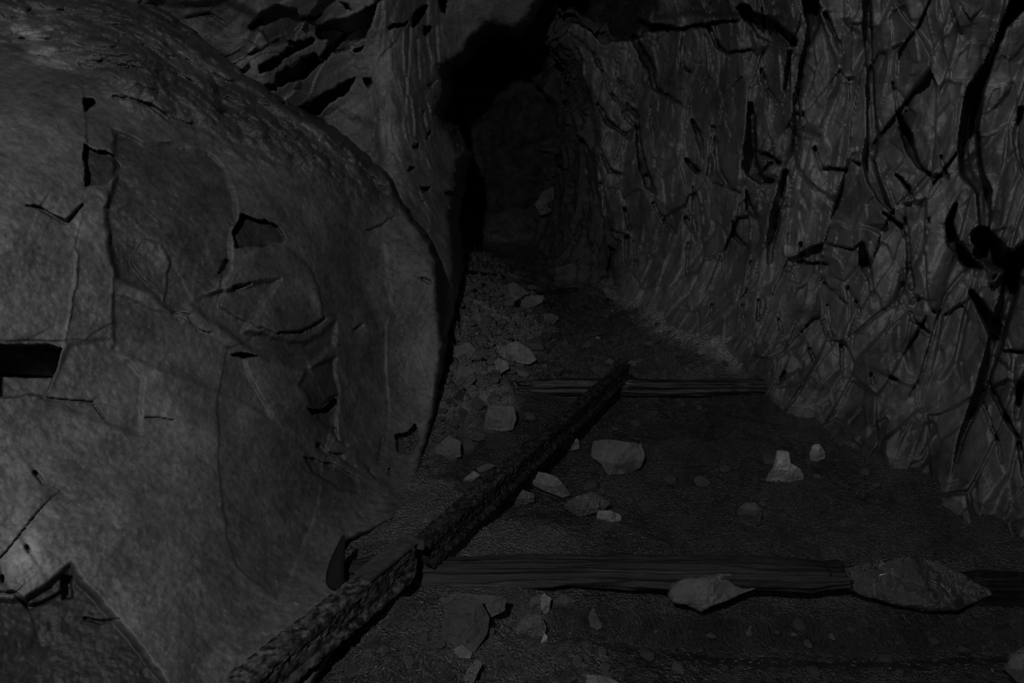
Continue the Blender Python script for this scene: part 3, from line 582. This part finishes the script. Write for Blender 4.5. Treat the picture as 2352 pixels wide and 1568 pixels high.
def sleeper(c, L_, D_, H_, rotz, seed, label, tonev=1.0, mat=None):
    ring, xs = box_grid(L_, D_, H_, int(L_ / 0.006), 26, 14)
    def fn(V):
        Q = V + seed
        g = 0.010 * ridged(Q * (0.05, 1, 1), 0.02, 3, seed) + 0.008 * fbm(Q * (0.12, 1, 1), 0.05, 3, seed + 4) + 0.006 * fbm(Q, 0.1, 3, seed + 9)
        e = sstep(0, 0.12, L_ / 2 - np.abs(V[..., 0])); rad = np.stack([0 * V[..., 1], V[..., 1] / D_, V[..., 2] / H_], -1) * 2
        rr = np.clip(np.abs(V[..., 1]) / (D_ / 2), 0, 1) ** 6 * np.clip(np.abs(V[..., 2]) / (H_ / 2), 0, 1) ** 6
        V = V + rad * (g - 0.018 * rr - 0.012 * (1 - e))[..., None]
        V[..., 2] += 0.010 * fbm(np.stack([V[..., 0], 0 * V[..., 0], 0 * V[..., 0]], -1), 0.4, 2, seed)
        V[..., 0] += 0.03 * fbm(Q * (0, 1, 1), 0.03, 2, seed) * (np.abs(V[..., 0]) > L_ / 2 - 0.05)
        return V
    V, q, t = sweep(ring, xs, fn); tone = tonev * np.clip(1 + 0.9 * fbm(V * (0.08, 1, 1), 0.03, 3, seed + 2), 0.3, 2)
    o = solid('timber_sleeper', V, q, t, mat or M_WOOD, tone=tone); o.location = c; o.rotation_euler = (0, 0, rotz)
    return tag(o, label, 'timber')

sleeper((0.235, 1.66, 0.042), 1.47, 0.085, 0.06, -0.015, 3, 'long grey weathered timber sleeper lying across the foreground under the rail')
sleeper((0.71, 3.10, 0.015), 1.36, 0.06, 0.06, 0.0, 8, 'thin wet timber sleeper with a glinting edge, damming the stream further back', 1.2, M_WETWOOD)
sleeper((1.75, 1.68, -0.03), 1.1, 0.10, 0.06, -0.03, 12, 'dark half sunken timber running to the right edge behind the big flat rock', 0.5, M_WETWOOD)

def rail_profile(h, hw, ww, fw, n=5):
    pts = [(-hw * .9, h), (hw * .9, h), (hw, h * .93), (hw, h * .76), (ww, h * .68), (ww, h * .24), (fw, h * .12), (fw, 0), (-fw, 0), (-fw, h * .12), (-ww, h * .24), (-ww, h * .68), (-hw, h * .76), (-hw, h * .93)]
    out = []
    for a, b in zip(pts, pts[1:] + pts[:1]):
        k = max(2, int(math.hypot(b[0] - a[0], b[1] - a[1]) / 0.003))
        for i in range(k): out.append((a[0] + (b[0] - a[0]) * i / k, a[1] + (b[1] - a[1]) * i / k))
    return np.array(out)

def rail(p0, p1, h, hw, ww, fw, seed, label, pit, tonev=1.0, roll=0.0, parts=None, ragged=0.03, taper=None):
    p0, p1 = np.array(p0), np.array(p1); L_ = np.linalg.norm(p1 - p0); ring = rail_profile(h, hw, ww, fw); xs = np.linspace(0, L_, int(L_ / 0.004))
    root = empty('mine_rail', p0); d = (p1 - p0) / L_
    side = np.cross(d, (0, 0, 1)); side /= np.linalg.norm(side); up = np.cross(side, d)
    c, s = math.cos(roll), math.sin(roll); side, up = c * side + s * up, -s * side + c * up
    def fn(V):
        Q = V + seed; out = np.stack([0 * V[..., 0], V[..., 1], V[..., 2] - h * 0.5], -1); out /= (np.linalg.norm(out, axis=-1, keepdims=True) + 1e-6)
        n = pit * np.minimum(0, fbm(Q, 0.011, 3, seed) + 0.05) * 2.4 + 0.3 * pit * fbm(Q, 0.006, 2, seed + 3) + 0.25 * pit * fbm(Q, 0.08, 2, seed + 7)
        V = V + out * n[..., None]
        V[..., 0] += ragged * fbm(Q * (0, 1, 1), 0.03, 2, seed) * sstep(L_ - 0.08, L_, V[..., 0])
        if taper is not None:
            k = 1 - (1 - taper) * (V[..., 0] / L_) ** 2; V[..., 1] *= k; V[..., 2] *= k
        return V
    V, q, t = sweep(ring, xs, fn); n_ = fbm(V, 0.011, 3, seed + 11)
    tone = tonev * np.clip(1.0 + 3.0 * n_, 0.12, 2.6)
    Wd = V[:, :1] * d + V[:, 1:2] * side + V[:, 2:3] * up
    o = solid('rail_bar', Wd, q, t, M_IRON, root, tone)
    tag(root, label, 'rail')
    return root, d, side, up, L_

near0 = at_height(470, 1640, 0.205); near0[2] = 0.135
nearE = at_height(930, 1262, 0.185); nearE[2] = 0.105
near0 = near0 - 0.4 * (nearE - near0) / np.linalg.norm(nearE - near0)
r1, d1, s1, u1, L1 = rail(near0, nearE, 0.095, 0.028, 0.026, 0.037, 21, 'near rusted and deeply pitted mine rail slanting up from the bottom edge over the sleeper', 0.006, 1.15)
far0 = at_height(968, 1246, 0.16); far0[2] = 0.085
farE = at_height(1432, 836, 0.12); farE[2] = 0.045
r2, d2, s2, u2, L2 = rail(far0, farE, 0.085, 0.028, 0.026, 0.040, 33, 'dark far mine rail beyond the joint, running back to the second sleeper over the water', 0.012, 0.45, ragged=0.05, taper=0.85)

def local_box(name, root, origin, ex, ey, ez, c, size, mat, bev=0.002, tone=1.0):
    import bmesh
    bm = bmesh.new(); bmesh.ops.create_cube(bm, size=1.0)
    for v_ in bm.verts: v_.co = Vector((v_.co.x * size[0], v_.co.y * size[1], v_.co.z * size[2]))
    bmesh.ops.bevel(bm, geom=bm.edges[:], offset=bev, segments=2, affect='EDGES')
    bmesh.ops.subdivide_edges(bm, edges=[e for e in bm.edges if e.calc_length() > 0.01], cuts=4, use_grid_fill=True)
    V = np.array([v_.co[:] for v_ in bm.verts]); V = V + c + 0.002 * np.stack([fbm(V + 3 * k, 0.02, 2, 5 + k) for k in range(3)], -1)
    Wd = V[:, :1] * ex + V[:, 1:2] * ey + V[:, 2:3] * ez
    for v_, w_ in zip(bm.verts, Wd): v_.co = Vector(w_)
    me = bpy.data.meshes.new(name); bm.to_mesh(me); bm.free()
    a = me.attributes.new('tone', 'FLOAT', 'POINT'); a.data.foreach_set('value', np.full(len(me.vertices), tone, np.float32)); me.materials.append(mat)
    o = bpy.data.objects.new(name, me); COL.objects.link(o); o.parent = root; return o
sb = local_box('splice_bar', r1, None, d1, s1, u1, np.array([L1 - 0.085, 0.004, 0.102]), (0.19, 0.056, 0.010), M_IRON, tone=1.3); sb['label'] = 'smooth flat bar on the rail end'
ub = local_box('upright_flange', r1, None, d1, s1, u1, np.array([L1 + 0.022, 0.002, 0.092]), (0.010, 0.085, 0.026), M_IRON, tone=1.7); ub['label'] = 'thin pale cross strip at the joint'

def horn():  # near-black tapering form at the sleeper's left end
    pts = [(775, 1352, 0.034), (768, 1330, 0.036), (772, 1300, 0.031), (778, 1272, 0.023), (785, 1248, 0.015), (788, 1234, 0.009), (789, 1228, 0.003)]
    root_p = None; V, q = [], []; m = 16
    C = [at(np.array(u_), np.array(v_), np.array(1.90 + 0.0006 * (1352 - v_))) for u_, v_, _ in pts]
    for i, (c, p) in enumerate(zip(C, pts)):
        for k in range(m):
            a = 2 * math.pi * k / m; r = p[2] * 0.78
            V.append(c + r * (math.cos(a) * AX_R + 0.55 * math.sin(a) * AX_F))
    for i in range(len(pts) - 1):
        for k in range(m): q.append((i * m + k, i * m + (k + 1) % m, (i + 1) * m + (k + 1) % m, (i + 1) * m + k))
    V.append(C[0]); V.append(C[-1]); n = len(pts)
    t = [(k, (k + 1) % m, n * m) for k in range(m)] + [((n - 1) * m + k, (n - 1) * m + (k + 1) % m, n * m + 1) for k in range(m)]
    o = solid('black_horn', V, q, t, M_BLACK); md = o.modifiers.new('s', 'SUBSURF'); md.levels = md.render_levels = 2
    tag(o, 'curved black tapering shape standing against the left end of the front sleeper', 'spike')
horn()

# ------------------------------------------------------------------ individually shaped rocks
def ico(level):
    import bmesh
    bm = bmesh.new(); bmesh.ops.create_icosphere(bm, subdivisions=level, radius=1.0); bm.verts.ensure_lookup_table()
    V = np.array([v_.co[:] for v_ in bm.verts]); Fc = np.array([[v_.index for v_ in f.verts] for f in bm.faces]); bm.free(); return V, Fc
ICO = {k: ico(k) for k in (3, 4, 5, 6)}

def rock(name, poly, label, cat='rock', lay=35, thick=0.55, mat=None, tone=1.0, seed=1, cuts=7, level=5, base=None, rise=0.0, group=None, rough=1.0):
    mat = mat or M_STONE; P = np.array(poly, float); cen = P.mean(0); bot = P[P[:, 1].argmax()]; xm = (P[:, 0].min() + P[:, 0].max()) / 2
    g = base if base is not None else on_floor(np.array(xm), np.array(bot[1] - 3.0)); g = np.array(g, float)
    a = math.radians(lay); n = np.array([0, -math.cos(a), math.sin(a)]); up = np.array([0, math.sin(a), math.cos(a)])
    def hit(p):
        r = rays(p[0], p[1]); t = ((g - CAM) @ n) / (r @ n); return CAM + r * t
    c3 = hit(cen); B = np.array([hit(p) - c3 for p in P]); bx, bz = B @ AX_R, B @ up
    S, Fc = ICO[level]; th = np.arctan2(S[:, 1], S[:, 0]); rho = np.hypot(S[:, 0], S[:, 1])
    R = np.zeros(len(S)); dx, dz = np.cos(th), np.sin(th)
    for i in range(len(P)):
        ax_, az_, bx_, bz_ = bx[i], bz[i], bx[(i + 1) % len(P)], bz[(i + 1) % len(P)]
        ex, ez = bx_ - ax_, bz_ - az_; den = dx * ez - dz * ex; den = np.where(np.abs(den) < 1e-9, 1e-9, den)
        t = (ax_ * ez - az_ * ex) / den; s = (ax_ * dz - az_ * dx) / den
        R = np.where((t > 0) & (s >= -0.001) & (s <= 1.001), np.maximum(R, t), R)
    g = g
    size = math.sqrt(abs(0.5 * np.sum(bx * np.roll(bz, -1) - np.roll(bx, -1) * bz)) / math.pi); T = thick * size
    h = np.sign(S[:, 2]) * np.abs(S[:, 2]) ** 0.7 * T
    x, y = R * rho * dx, R * rho * dz
    rng = np.random.RandomState(seed)
    for k in range(cuts):
        an = rng.rand() * 2 * math.pi; sl = 0.25 + 0.7 * rng.rand(); off = T * (0.62 + 0.3 * rng.rand())
        lim = off - sl * (x * math.cos(an) + y * math.sin(an)) * (T / size) * 1.6
        h = np.where(S[:, 2] > 0, np.minimum(h, np.maximum(lim, -0.2 * T)), h)
    Q = np.stack([x, y, h], -1) + seed
    o1, t1, _, _ = voro(Q, (size * .5,) * 3, seed, 0.4)
    h = h + rough * (0.05 * size * fbm(Q, size * 0.5, 4, seed, 0.6) + 0.10 * size * t1 + 0.02 * size * fbm(Q, size * 0.12, 3, seed + 5)) * (rho < 0.999)
    k = 1 + rough * 0.045 * fbm(Q, size * 0.3, 3, seed + 9); x, y = x * k, y * k
    c3 = c3 + 0.35 * T * n; V = c3 + x[:, None] * AX_R + y[:, None] * up + (h)[:, None] * n
    V[:, 2] += rise; origin = np.array([c3[0], c3[1], V[:, 2].min()])
    tn = tone * np.clip(1 + 0.35 * fbm(V, size * 0.6, 4, seed + 3), 0.3, 2)
    o = mesh_obj(name, V - origin, Fc, mat, attr=tn); o.location = origin
    return tag(o, label, cat, group)

big = [
 ([(1298,568),(1302,545),(1312,533),(1330,545),(1338,560),(1337,578),(1318,582),(1300,580)], 'pale pointed stone standing at the tunnel mouth', dict(lay=10, tone=1.5)),
 ([(1002,578),(1030,566),(1036,590),(1033,607),(1020,604),(1008,592)], 'pale chunk leaning on the left wall at the head of the rubble bank', dict(lay=20, tone=1.5)),
 ([(1168,655),(1180,648),(1205,665),(1215,675),(1190,684),(1170,690)], 'grey wedge stone just behind the dark stick in the stream', dict(lay=25)),
 ([(1188,694),(1215,680),(1250,678),(1245,695),(1225,705),(1200,712),(1185,708)], 'flat tilted slab in front of the dark stick', dict(lay=25, tone=1.2)),
 ([(1242,722),(1265,720),(1285,730),(1270,745),(1250,745),(1240,735)], 'dark angular stone alone at the stream edge below the tilted slab', dict(lay=30, tone=.9)),
 ([(1380,665),(1400,655),(1425,660),(1440,682),(1412,692),(1392,684)], 'low rounded stone half buried at the foot of the right bank', dict(lay=40, tone=.9)),
 ([(1140,812),(1155,795),(1185,783),(1215,800),(1233,826),(1215,838),(1190,833),(1165,826)], 'large pale speckled boulder topping the rubble beside the stream', dict(lay=25, tone=1.7)),
 ([(1128,835),(1145,822),(1165,830),(1170,846),(1150,857),(1132,850)], 'round pale knobbly stone just in front of the speckled boulder', dict(lay=20, tone=1.8)),
 ([(1042,850),(1060,838),(1085,845),(1095,870),(1075,890),(1050,880)], 'dull grey block at the near end of the rubble bank', dict(lay=20, tone=1.0)),
 ([(1044,795),(1075,785),(1092,800),(1088,826),(1060,834),(1044,820)], 'square grey block wedged against the left wall rubble', dict(lay=20, tone=1.1)),
 ([(1115,950),(1122,930),(1180,930),(1186,960),(1178,985),(1150,990),(1110,988)], 'squarish grey boulder standing in the pool at its left shore', dict(lay=15, tone=1.0, cuts=4)),
 ([(1000,1040),(1003,1022),(1030,1000),(1058,1012),(1060,1048),(1035,1053)], 'leaning dark slab at the shore left of the rail', dict(lay=20, tone=.8)),
 ([(1273,1028),(1295,1010),(1313,996),(1330,1010),(1330,1030),(1300,1035),(1280,1037)], 'small pointed pale stone right beside the far rail', dict(lay=15, tone=1.7)),
 ([(1356,1045),(1362,1010),(1400,1007),(1470,1017),(1482,1045),(1470,1072),(1440,1086),(1395,1088),(1380,1065)], 'largest grey boulder in the middle of the pool', dict(lay=20, tone=.85, cuts=5)),
 ([(1212,1092),(1225,1080),(1255,1085),(1282,1097),(1300,1120),(1314,1136),(1290,1142),(1260,1130),(1225,1115)], 'smooth humped stone right of the rail with a wet lower edge', dict(lay=25, tone=1.0)),
 ([(1156,1150),(1170,1128),(1195,1122),(1225,1133),(1230,1150),(1200,1160),(1175,1158)], 'low wet stone in front of the humped stone', dict(lay=30, tone=.95, mat=1)),
 ([(1290,1165),(1318,1142),(1360,1132),(1402,1155),(1385,1175),(1330,1188)], 'broad dark wet stone behind the bright fragment', dict(lay=45, tone=.75, mat=1)),
 ([(1372,1172),(1400,1170),(1427,1182),(1425,1196),(1395,1197),(1368,1195)], 'small bright angular fragment near the pool front edge', dict(lay=20, tone=2.0)),
 ([(1753,1102),(1775,1070),(1784,1032),(1808,1034),(1812,1060),(1835,1073),(1843,1092),(1840,1106),(1800,1107)], 'tall pale peaked stone standing in the right part of the pool', dict(lay=10, tone=2.4)),
 ([(1858,1042),(1865,1020),(1880,1018),(1893,1035),(1893,1052),(1875,1058),(1860,1062)], 'small pale rounded stone to the right of the peaked stone', dict(lay=12, tone=2.4)),
 ([(1798,908),(1818,887),(1835,878),(1855,885),(1866,908),(1830,911)], 'dome shaped stone at the far right shore with a glinting base', dict(lay=20, tone=1.0)),
 ([(1530,1390),(1535,1365),(1560,1347),(1640,1338),(1725,1340),(1742,1355),(1735,1370),(1690,1388),(1640,1408),(1600,1425),(1570,1410),(1540,1405)], 'pale rough rock lying in front of the sleeper, centre right', dict(lay=36, tone=.85, thick=.6, level=6, rise=.035, cuts=2)),
 ([(1893,1338),(1905,1325),(1960,1318),(2010,1308),(2080,1298),(2150,1313),(2200,1338),(2250,1372),(2262,1384),(2230,1402),(2180,1424),(2120,1424),(2050,1410),(1970,1385)], 'largest flat dark rock at lower right, tapering to both ends', dict(lay=45, tone=.5, thick=.5, level=6, mat=1, rise=.03, cuts=3)),
 ([(1690,1440),(1720,1437),(1748,1450),(1740,1465),(1710,1468),(1700,1462)], 'small flat stone under water below the pale rough rock', dict(lay=60, tone=.9)),
 ([(1690,1170),(1708,1152),(1735,1152),(1747,1175),(1742,1205),(1700,1205)], 'dim upright stone at the water edge left of centre right pool', dict(lay=15, tone=.55)),
 ([(1913,1204),(1940,1190),(1962,1187),(1958,1205),(1930,1210)], 'thin sharp stone flake at the pool front, right side', dict(lay=30, tone=1.0, mat=1)),
 ([(1600,806),(1615,792),(1648,800),(1643,812),(1605,815)], 'flat topped stone at the right edge of the stream', dict(lay=25, tone=1.2)),
 ([(1388,831),(1400,822),(1410,828),(1406,839),(1392,839)], 'small bright round stone in the stream, left of the rail tip', dict(lay=15, tone=1.6)),
 ([(1440,833),(1450,827),(1462,830),(1460,840),(1444,841)], 'small bright round stone in the stream, right of the rail tip', dict(lay=15, tone=1.5)),
 ([(1352,846),(1372,840),(1392,848),(1390,862),(1368,858)], 'dark flat stone in the stream just behind the thin sleeper', dict(lay=30, tone=.8)),
 ([(1363,777),(1372,771),(1381,776),(1372,781)], 'tiny white pebble in mid stream', dict(lay=15, tone=2.6, level=4)),
 ([(1063,1100),(1088,1080),(1104,1090),(1086,1105),(1070,1111)], 'small grey block resting by the upper side of the far rail', dict(lay=20, tone=1.2)),
 ([(1095,1074),(1120,1063),(1140,1068),(1120,1080),(1100,1085)], 'paler flat block just behind the small grey block at the rail', dict(lay=25, tone=1.0)),
 ([(1012,1480),(1018,1420),(1035,1385),(1068,1368),(1105,1380),(1125,1420),(1118,1460),(1090,1500),(1050,1500)], 'dark rounded boulder half buried in the foreground gravel', dict(lay=55, tone=.35, thick=.45, level=6)),
 ([(1012,1365),(1060,1360),(1120,1362),(1165,1370),(1160,1400),(1120,1420),(1020,1400)], 'pale crusted rock tucked under the sleeper front', dict(lay=30, tone=.5, thick=.4)),
 ([(1233,1372),(1250,1360),(1266,1372),(1262,1395),(1255,1414),(1242,1410)], 'narrow bright upright stone under the sleeper', dict(lay=20, tone=1.4)),
 ([(1214,1385),(1222,1368),(1240,1365),(1240,1395),(1225,1402)], 'dark rounded stone left of the narrow bright stone', dict(lay=20, tone=.55)),
 ([(1268,1380),(1290,1362),(1312,1372),(1325,1385),(1300,1392),(1272,1392)], 'dark lump right of the narrow bright stone', dict(lay=25, tone=.5)),
 ([(1180,1450),(1210,1408),(1242,1412),(1255,1440),(1250,1462),(1200,1464)], 'wet rough stone with scattered glints, below the narrow bright stone', dict(lay=45, tone=.9, mat=1)),
 ([(1242,1475),(1250,1452),(1258,1460),(1255,1476),(1246,1478)], 'small bright sharp chip in the foreground gravel', dict(lay=20, tone=2.0)),
 ([(1350,1410),(1362,1395),(1385,1440),(1372,1448),(1355,1440)], 'low grey stone at the gravel edge right of the others', dict(lay=45, tone=.7)),
 ([(1022,1500),(1060,1480),(1085,1500),(1080,1512),(1045,1510)], 'flat grey crusted stone below the dark rounded boulder', dict(lay=50, tone=1.0)),
 ([(1060,1560),(1078,1532),(1095,1512),(1108,1525),(1100,1540),(1085,1575)], 'bright jagged chip at the bottom edge, centre left', dict(lay=45, tone=1.3, mat=1)),
 ([(1328,1556),(1340,1548),(1400,1556),(1430,1572),(1400,1600),(1330,1590)], 'grey stone cut by the bottom edge of the view', dict(lay=50, tone=1.0)),
 ([(2302,1535),(2318,1500),(2352,1482),(2410,1500),(2420,1580),(2330,1565)], 'rock cut off by the bottom right corner', dict(lay=30, tone=.7)),
 ([(1960,982),(1980,968),(2010,962),(2030,972),(2018,988),(1975,990)], 'low mossy looking hump under the right wall shore', dict(lay=40, tone=.7)),
 ([(1228,470),(1245,440),(1268,430),(1284,455),(1280,480),(1258,490),(1240,495)], 'rounded boulder against the wall inside the tunnel', dict(lay=10, tone=1.2, base=at(np.array(1258.), np.array(480.), np.array(6.6)))),
]
for i, (pl, lb, kw) in enumerate(big):
    if kw.get('mat') == 1: kw['mat'] = M_WETST
    nm = 'boulder' if any(w in lb for w in ('boulder',)) else ('pebble' if 'pebble' in lb else ('rock' if ' rock' in lb else 'stone'))
    rock(nm, pl, lb, nm, seed=400 + 7 * i, **kw)

# sticks and plank scraps
def stick(name, pts, w, label, seed, tone, mat=None):
    C = np.array([on_floor(np.array(float(u_)), np.array(float(v_))) + (0, 0, w * 0.5) for u_, v_ in pts]); n = 40; t = np.linspace(0, 1, n)
    s = np.linspace(0, 1, len(C)); Cc = np.stack([np.interp(t, s, C[:, k]) for k in range(3)], -1); m = 14; V = []
    for i in range(n):
        dd = Cc[min(i + 1, n - 1)] - Cc[max(i - 1, 0)]; dd /= np.linalg.norm(dd); e1_ = np.cross(dd, (0, 0, 1)); e1_ /= np.linalg.norm(e1_); e2_ = np.cross(e1_, dd)
        for k in range(m):
            a = 2 * math.pi * k / m; r = w * (0.5 if 0 < i < n - 1 else 0.25); V.append(Cc[i] + r * (1.2 * math.cos(a) * e1_ + math.sin(a) * e2_))
    V = np.array(V); V += 0.15 * w * np.stack([fbm(V + 5 * k, 0.05, 3, seed + k) for k in range(3)], -1)
    q = [(i * m + k, i * m + (k + 1) % m, (i + 1) * m + (k + 1) % m, (i + 1) * m + k) for i in range(n - 1) for k in range(m)]
    V = np.vstack([V, V[:m].mean(0), V[-m:].mean(0)]); b = n * m
    tr = [(k, (k + 1) % m, b) for k in range(m)] + [((n - 1) * m + k, (n - 1) * m + (k + 1) % m, b + 1) for k in range(m)]
    o = solid(name, V, q, tr, mat or M_WOOD, tone=np.full(len(V), tone)); tag(o, label, name.replace('_', ' ')); return o
stick('driftwood_stick', [(1178, 706), (1200, 694), (1250, 678), (1330, 668)], 0.032, 'black waterlogged stick angled across the stream behind the tilted slab', 5, 0.12)
stick('driftwood_stick', [(1052, 628), (1080, 628), (1120, 634), (1160, 640)], 0.025, 'thin dark stick poking from under the left wall rubble', 6, 0.2)
stick('timber_scrap', [(2100, 1014), (2130, 1018), (2165, 1026)], 0.03, 'short black timber scrap under the right wall at the shore', 7, 0.15)

# ------------------------------------------------------------------ loose stones: one of a kind, copied
def stone_mesh(seed, flat, mat, tone):
    S, Fc = ICO[3]; rng = np.random.RandomState(seed); V = S * (1.0, 0.8, flat); n = np.ones(len(V))
    for k in range(9):
        d = rng.normal(size=3); d /= np.linalg.norm(d); lim = (0.55 + 0.3 * rng.rand()) * np.linalg.norm(d * (1, .8, flat)); pr = V @ d; V = V - np.maximum(pr - lim, 0)[:, None] * d
    V = V * (1 + 0.10 * fbm(V + seed, 0.6, 3, seed))[:, None]
    me = mesh_obj('stone', V, Fc, mat, attr=tone * np.clip(1 + .3 * fbm(V, .5, 3, seed), .4, 2)); o = me; COL.objects.unlink(o); return o
rnd_ = random.Random(11)
def scatter(n, zone, smin, smax, label, group, mat, tones, flat=(0.35, 0.75), sink=0.25, name='rubble_stone', cat='stone', power=2.0):
    protos = [stone_mesh(900 + 13 * k + n, rnd_.uniform(*flat), mat, rnd_.choice(tones)) for k in range(9)]
    us = [p[0] for p in zone]; vs_ = [p[1] for p in zone]; placed = []; tries = 0
    while len(placed) < n and tries < n * 30:
        tries += 1; u_ = rnd_.uniform(min(us), max(us)); v_ = rnd_.uniform(min(vs_), max(vs_))
        if poly_sd(np.array([u_]), np.array([v_]), zone)[0] < 0: continue
        p = on_floor(np.array(u_), np.array(v_)); r = smin + (smax - smin) * rnd_.random() ** power
        if any((p[0] - q[0]) ** 2 + (p[1] - q[1]) ** 2 < (0.75 * (r + q[2])) ** 2 for q in placed): continue
        if p[1] > 7.2: continue
        placed.append((p[0], p[1], r)); o = rnd_.choice(protos).copy(); o.name = name; COL.objects.link(o)
        o.location = (p[0], p[1], floor_z(p[0], p[1]) + r * 0.3 * (1 - sink)); o.scale = (r, r, r)
        o.rotation_euler = (rnd_.uniform(-.35, .35), rnd_.uniform(-.35, .35), rnd_.uniform(0, 6.28)); tag(o, label, cat, group)
scatter(120, [(1045, 660), (1110, 650), (1200, 720), (1235, 790), (1200, 870), (1100, 900), (1010, 900), (1040, 800)], 0.018, 0.07, 'angular grey stone in the rubble bank under the left wall', 'rubble bank stones', M_STONE, [.9, 1.1, 1.4, 1.0])
scatter(45, [(1000, 905), (1180, 900), (1110, 985), (1080, 1050), (1000, 1060), (985, 980)], 0.012, 0.045, 'small wet stone on the left shore between the rubble and the pool', 'left shore stones', M_WETST, [.9, 1.2, 1.6])
scatter(170, [(1060, 585), (1330, 590), (1420, 690), (1560, 760), (1700, 860), (1240, 862), (1240, 760), (1200, 660)], 0.011, 0.04, 'small glinting pebble lying in the stream bed', 'stream pebbles', M_WETST, [1.5, 2.4, 1.2, 3.6], name='stream_pebble', cat='pebble')
scatter(26, [(1230, 900), (1750, 910), (2100, 1060), (2150, 1190), (1300, 1195), (1150, 1100)], 0.012, 0.04, 'dim stone lying under water in the main pool', 'submerged pool stones', M_STONE, [.6, .9, .8], name='pool_stone')
scatter(60, [(850, 1460), (930, 1390), (1010, 1370), (1360, 1400), (1420, 1560), (760, 1568)], 0.008, 0.022, 'little wet gravel stone in the foreground below the sleeper', 'foreground gravel stones', M_WETST, [1.0, 1.4, .8], name='gravel_stone')
scatter(26, [(1450, 1420), (2250, 1440), (2300, 1568), (1470, 1568)], 0.008, 0.024, 'small stone under the foreground water at lower right', 'foreground submerged stones', M_STONE, [.6, 1.0, .8], name='gravel_stone')
